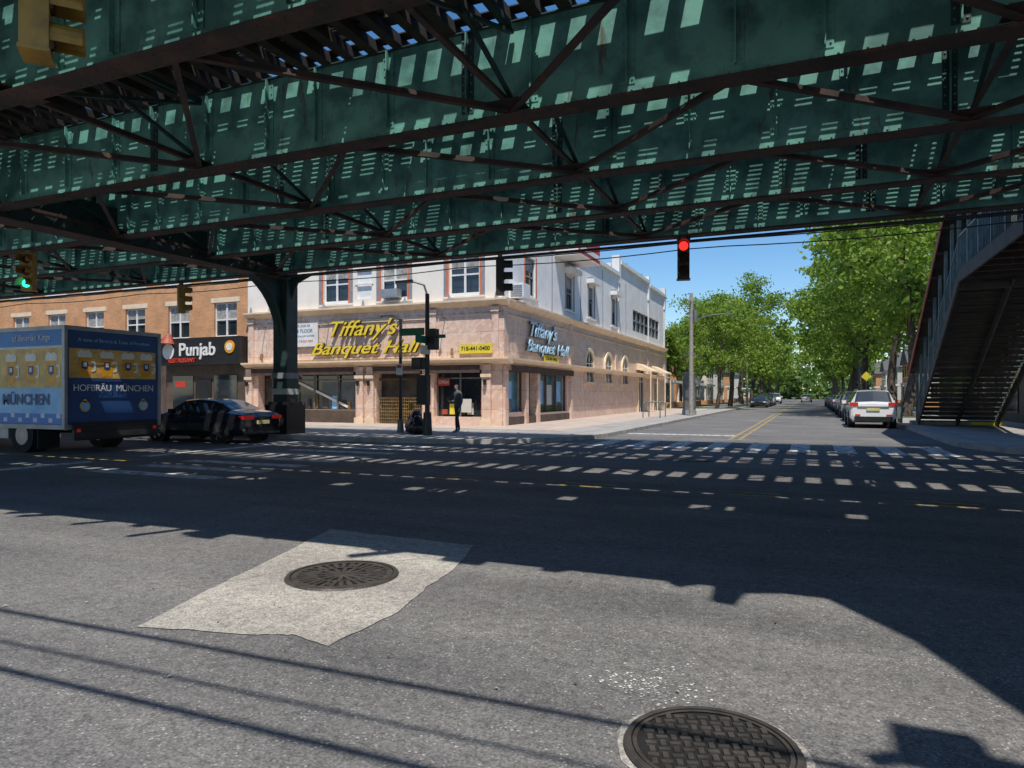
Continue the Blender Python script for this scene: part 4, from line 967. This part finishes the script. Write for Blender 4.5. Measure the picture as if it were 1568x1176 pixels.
# ------------------------------------------------------------ pedestrian
def person(x,y,rz):
    V=[];E=[];Rr=[]
    def v(p,r,par=None):
        V.append(p);Rr.append(r)
        if par is not None: E.append((par,len(V)-1))
        return len(V)-1
    pel=v((0,0,.95),(.155,.115)); wa=v((0,.01,1.1),(.145,.105),pel); ch=v((0,.0,1.3),(.175,.12),wa); sh=v((0,0,1.43),(.12,.09),ch)
    nk=v((0,.015,1.50),(.055,.06),sh); h1=v((0,.03,1.57),(.07,.085),nk); h2=v((0,.035,1.66),(.078,.098),h1); h3=v((0,.02,1.735),(.055,.07),h2)
    for s,fy in ((-1,.12),(1,-.10)):
        hp=v((s*.095,0,.88),(.095,.1),pel); kn=v((s*.105,fy*.6+.03,.50),(.063,.068),hp); an=v((s*.11,fy-.02,.10),(.042,.045),kn); v((s*.12,fy+.07,.045),(.045,.035),an)
        v((s*.125,fy+.16,.035),(.035,.025),len(V)-1)
        so=v((s*.19,0,1.41),(.07,.065),sh); el=v((s*.26,-.03+ (.02 if s>0 else 0),1.13),(.048,.048),so)
        if s>0: wr=v((s*.2,.20,1.10),(.033,.03),el); hd=(s*.17,.27,1.13)
        else: wr=v((s*.27,.06,.90),(.033,.03),el); hd=(s*.27,.09,.82)
        pm=v(hd,(.034,.02),wr); d=(Vector(hd)-Vector(V[wr])).normalized(); lat=Vector((1,0,0)) if s>0 else Vector((0,1,0))
        for k,L in enumerate((.055,.068,.065,.05)):
            b=Vector(hd)+lat*((k-1.5)*.018)+d*.03; a=v(tuple(b),(.010,.010),pm); v(tuple(b+d*L*.6),(.009,.009),a); v(tuple(b+d*L+Vector((0,.0,.012))),(.008,.008),len(V)-1)
        b=Vector(hd)-lat*.03; a=v(tuple(b),(.011,.011),pm); v(tuple(b-lat*.02+d*.035),(.009,.009),a)
    v((0,.125,1.63),(.012,.014),h2)
    me=bpy.data.meshes.new('p'); me.from_pydata(V,E,[]); o=bpy.data.objects.new('p',me); scene.collection.objects.link(o)
    sk=o.modifiers.new('s','SKIN'); sk.use_smooth_shade=True
    for i,r in enumerate(Rr): me.skin_vertices[0].data[i].radius=r
    me.skin_vertices[0].data[0].use_root=True
    o.modifiers.new('ss','SUBSURF').levels=2
    dg=bpy.context.evaluated_depsgraph_get(); nm=bpy.data.meshes.new_from_object(o.evaluated_get(dg)); bpy.data.objects.remove(o)
    for n in ('hoodie','trousers','skin','hair','shoe'): nm.materials.append(MATS[n])
    for p in nm.polygons:
        c=p.center; i=0
        if c.z<.09: i=4
        elif c.z<.93 and abs(c.x)<.22: i=1
        if c.z>1.5: i=3 if (c.z>1.70 or c.y<.02) else 2
        if (c.x<-.2 and c.z<.88 and c.z>.6) or (c.x>.1 and c.y>.22 and c.z>1): i=2
        p.material_index=i; p.use_smooth=True
    root=empty('pedestrian',(x,y,.137)); root.rotation_euler=(0,0,rz)
    b=bpy.data.objects.new('body',nm); scene.collection.objects.link(b); b.parent=root
    m=M(); 
    for s in (-.03,.03): m.cyl((s,.118,1.675),(s,.126,1.675),.011,.008,8,'black'); 
    m.box(-.025,.025,.118,.124,1.59,1.60,'sign_red'); m.box(.13,.2,.3,.31,1.13,1.26,'black')
    for s in (-.08,.08): m.cyl((s*.95,.03,1.66),(s*1.12,.025,1.665),.028,.02,8,'skin')
    m.obj('face_and_phone',b)
person(-11.55,21.7,R(-215))
# ------------------------------------------------------------ sky, sun, camera
w=bpy.data.worlds.new('World'); scene.world=w; w.use_nodes=True; nt=w.node_tree
sky=nt.nodes.new('ShaderNodeTexSky'); sky.sky_type='NISHITA'; sky.sun_disc=False
sv=Vector((.20,-.45,1)).normalized(); el=math.asin(sv.z)
sky.sun_elevation=el; sky.sun_rotation=math.atan2(sv.x,sv.y); sky.air_density=1.0; sky.dust_density=.3; sky.ozone_density=3.0
hs=nt.nodes.new('ShaderNodeHueSaturation'); hs.inputs['Saturation'].default_value=1.25; nt.links.new(sky.outputs[0],hs.inputs['Color'])
bg=nt.nodes['Background']; nt.links.new(hs.outputs[0],bg.inputs[0]); bg.inputs[1].default_value=.15
L=bpy.data.lights.new('sun','SUN'); L.energy=5.0; L.angle=R(.5); L.color=(1,.95,.87)
lo=bpy.data.objects.new('sun',L); scene.collection.objects.link(lo); lo.rotation_euler=sv.to_track_quat('Z','Y').to_euler(); lo.location=(0,0,50)
cam=bpy.data.cameras.new('camera'); co=bpy.data.objects.new('camera',cam); scene.collection.objects.link(co)
co.location=(0,0,1.5); co.rotation_euler=(R(90),0,R(23.5)); cam.lens=24.1; cam.sensor_width=36; cam.shift_y=.0102; cam.clip_start=.05; cam.clip_end=3000
scene.camera=co
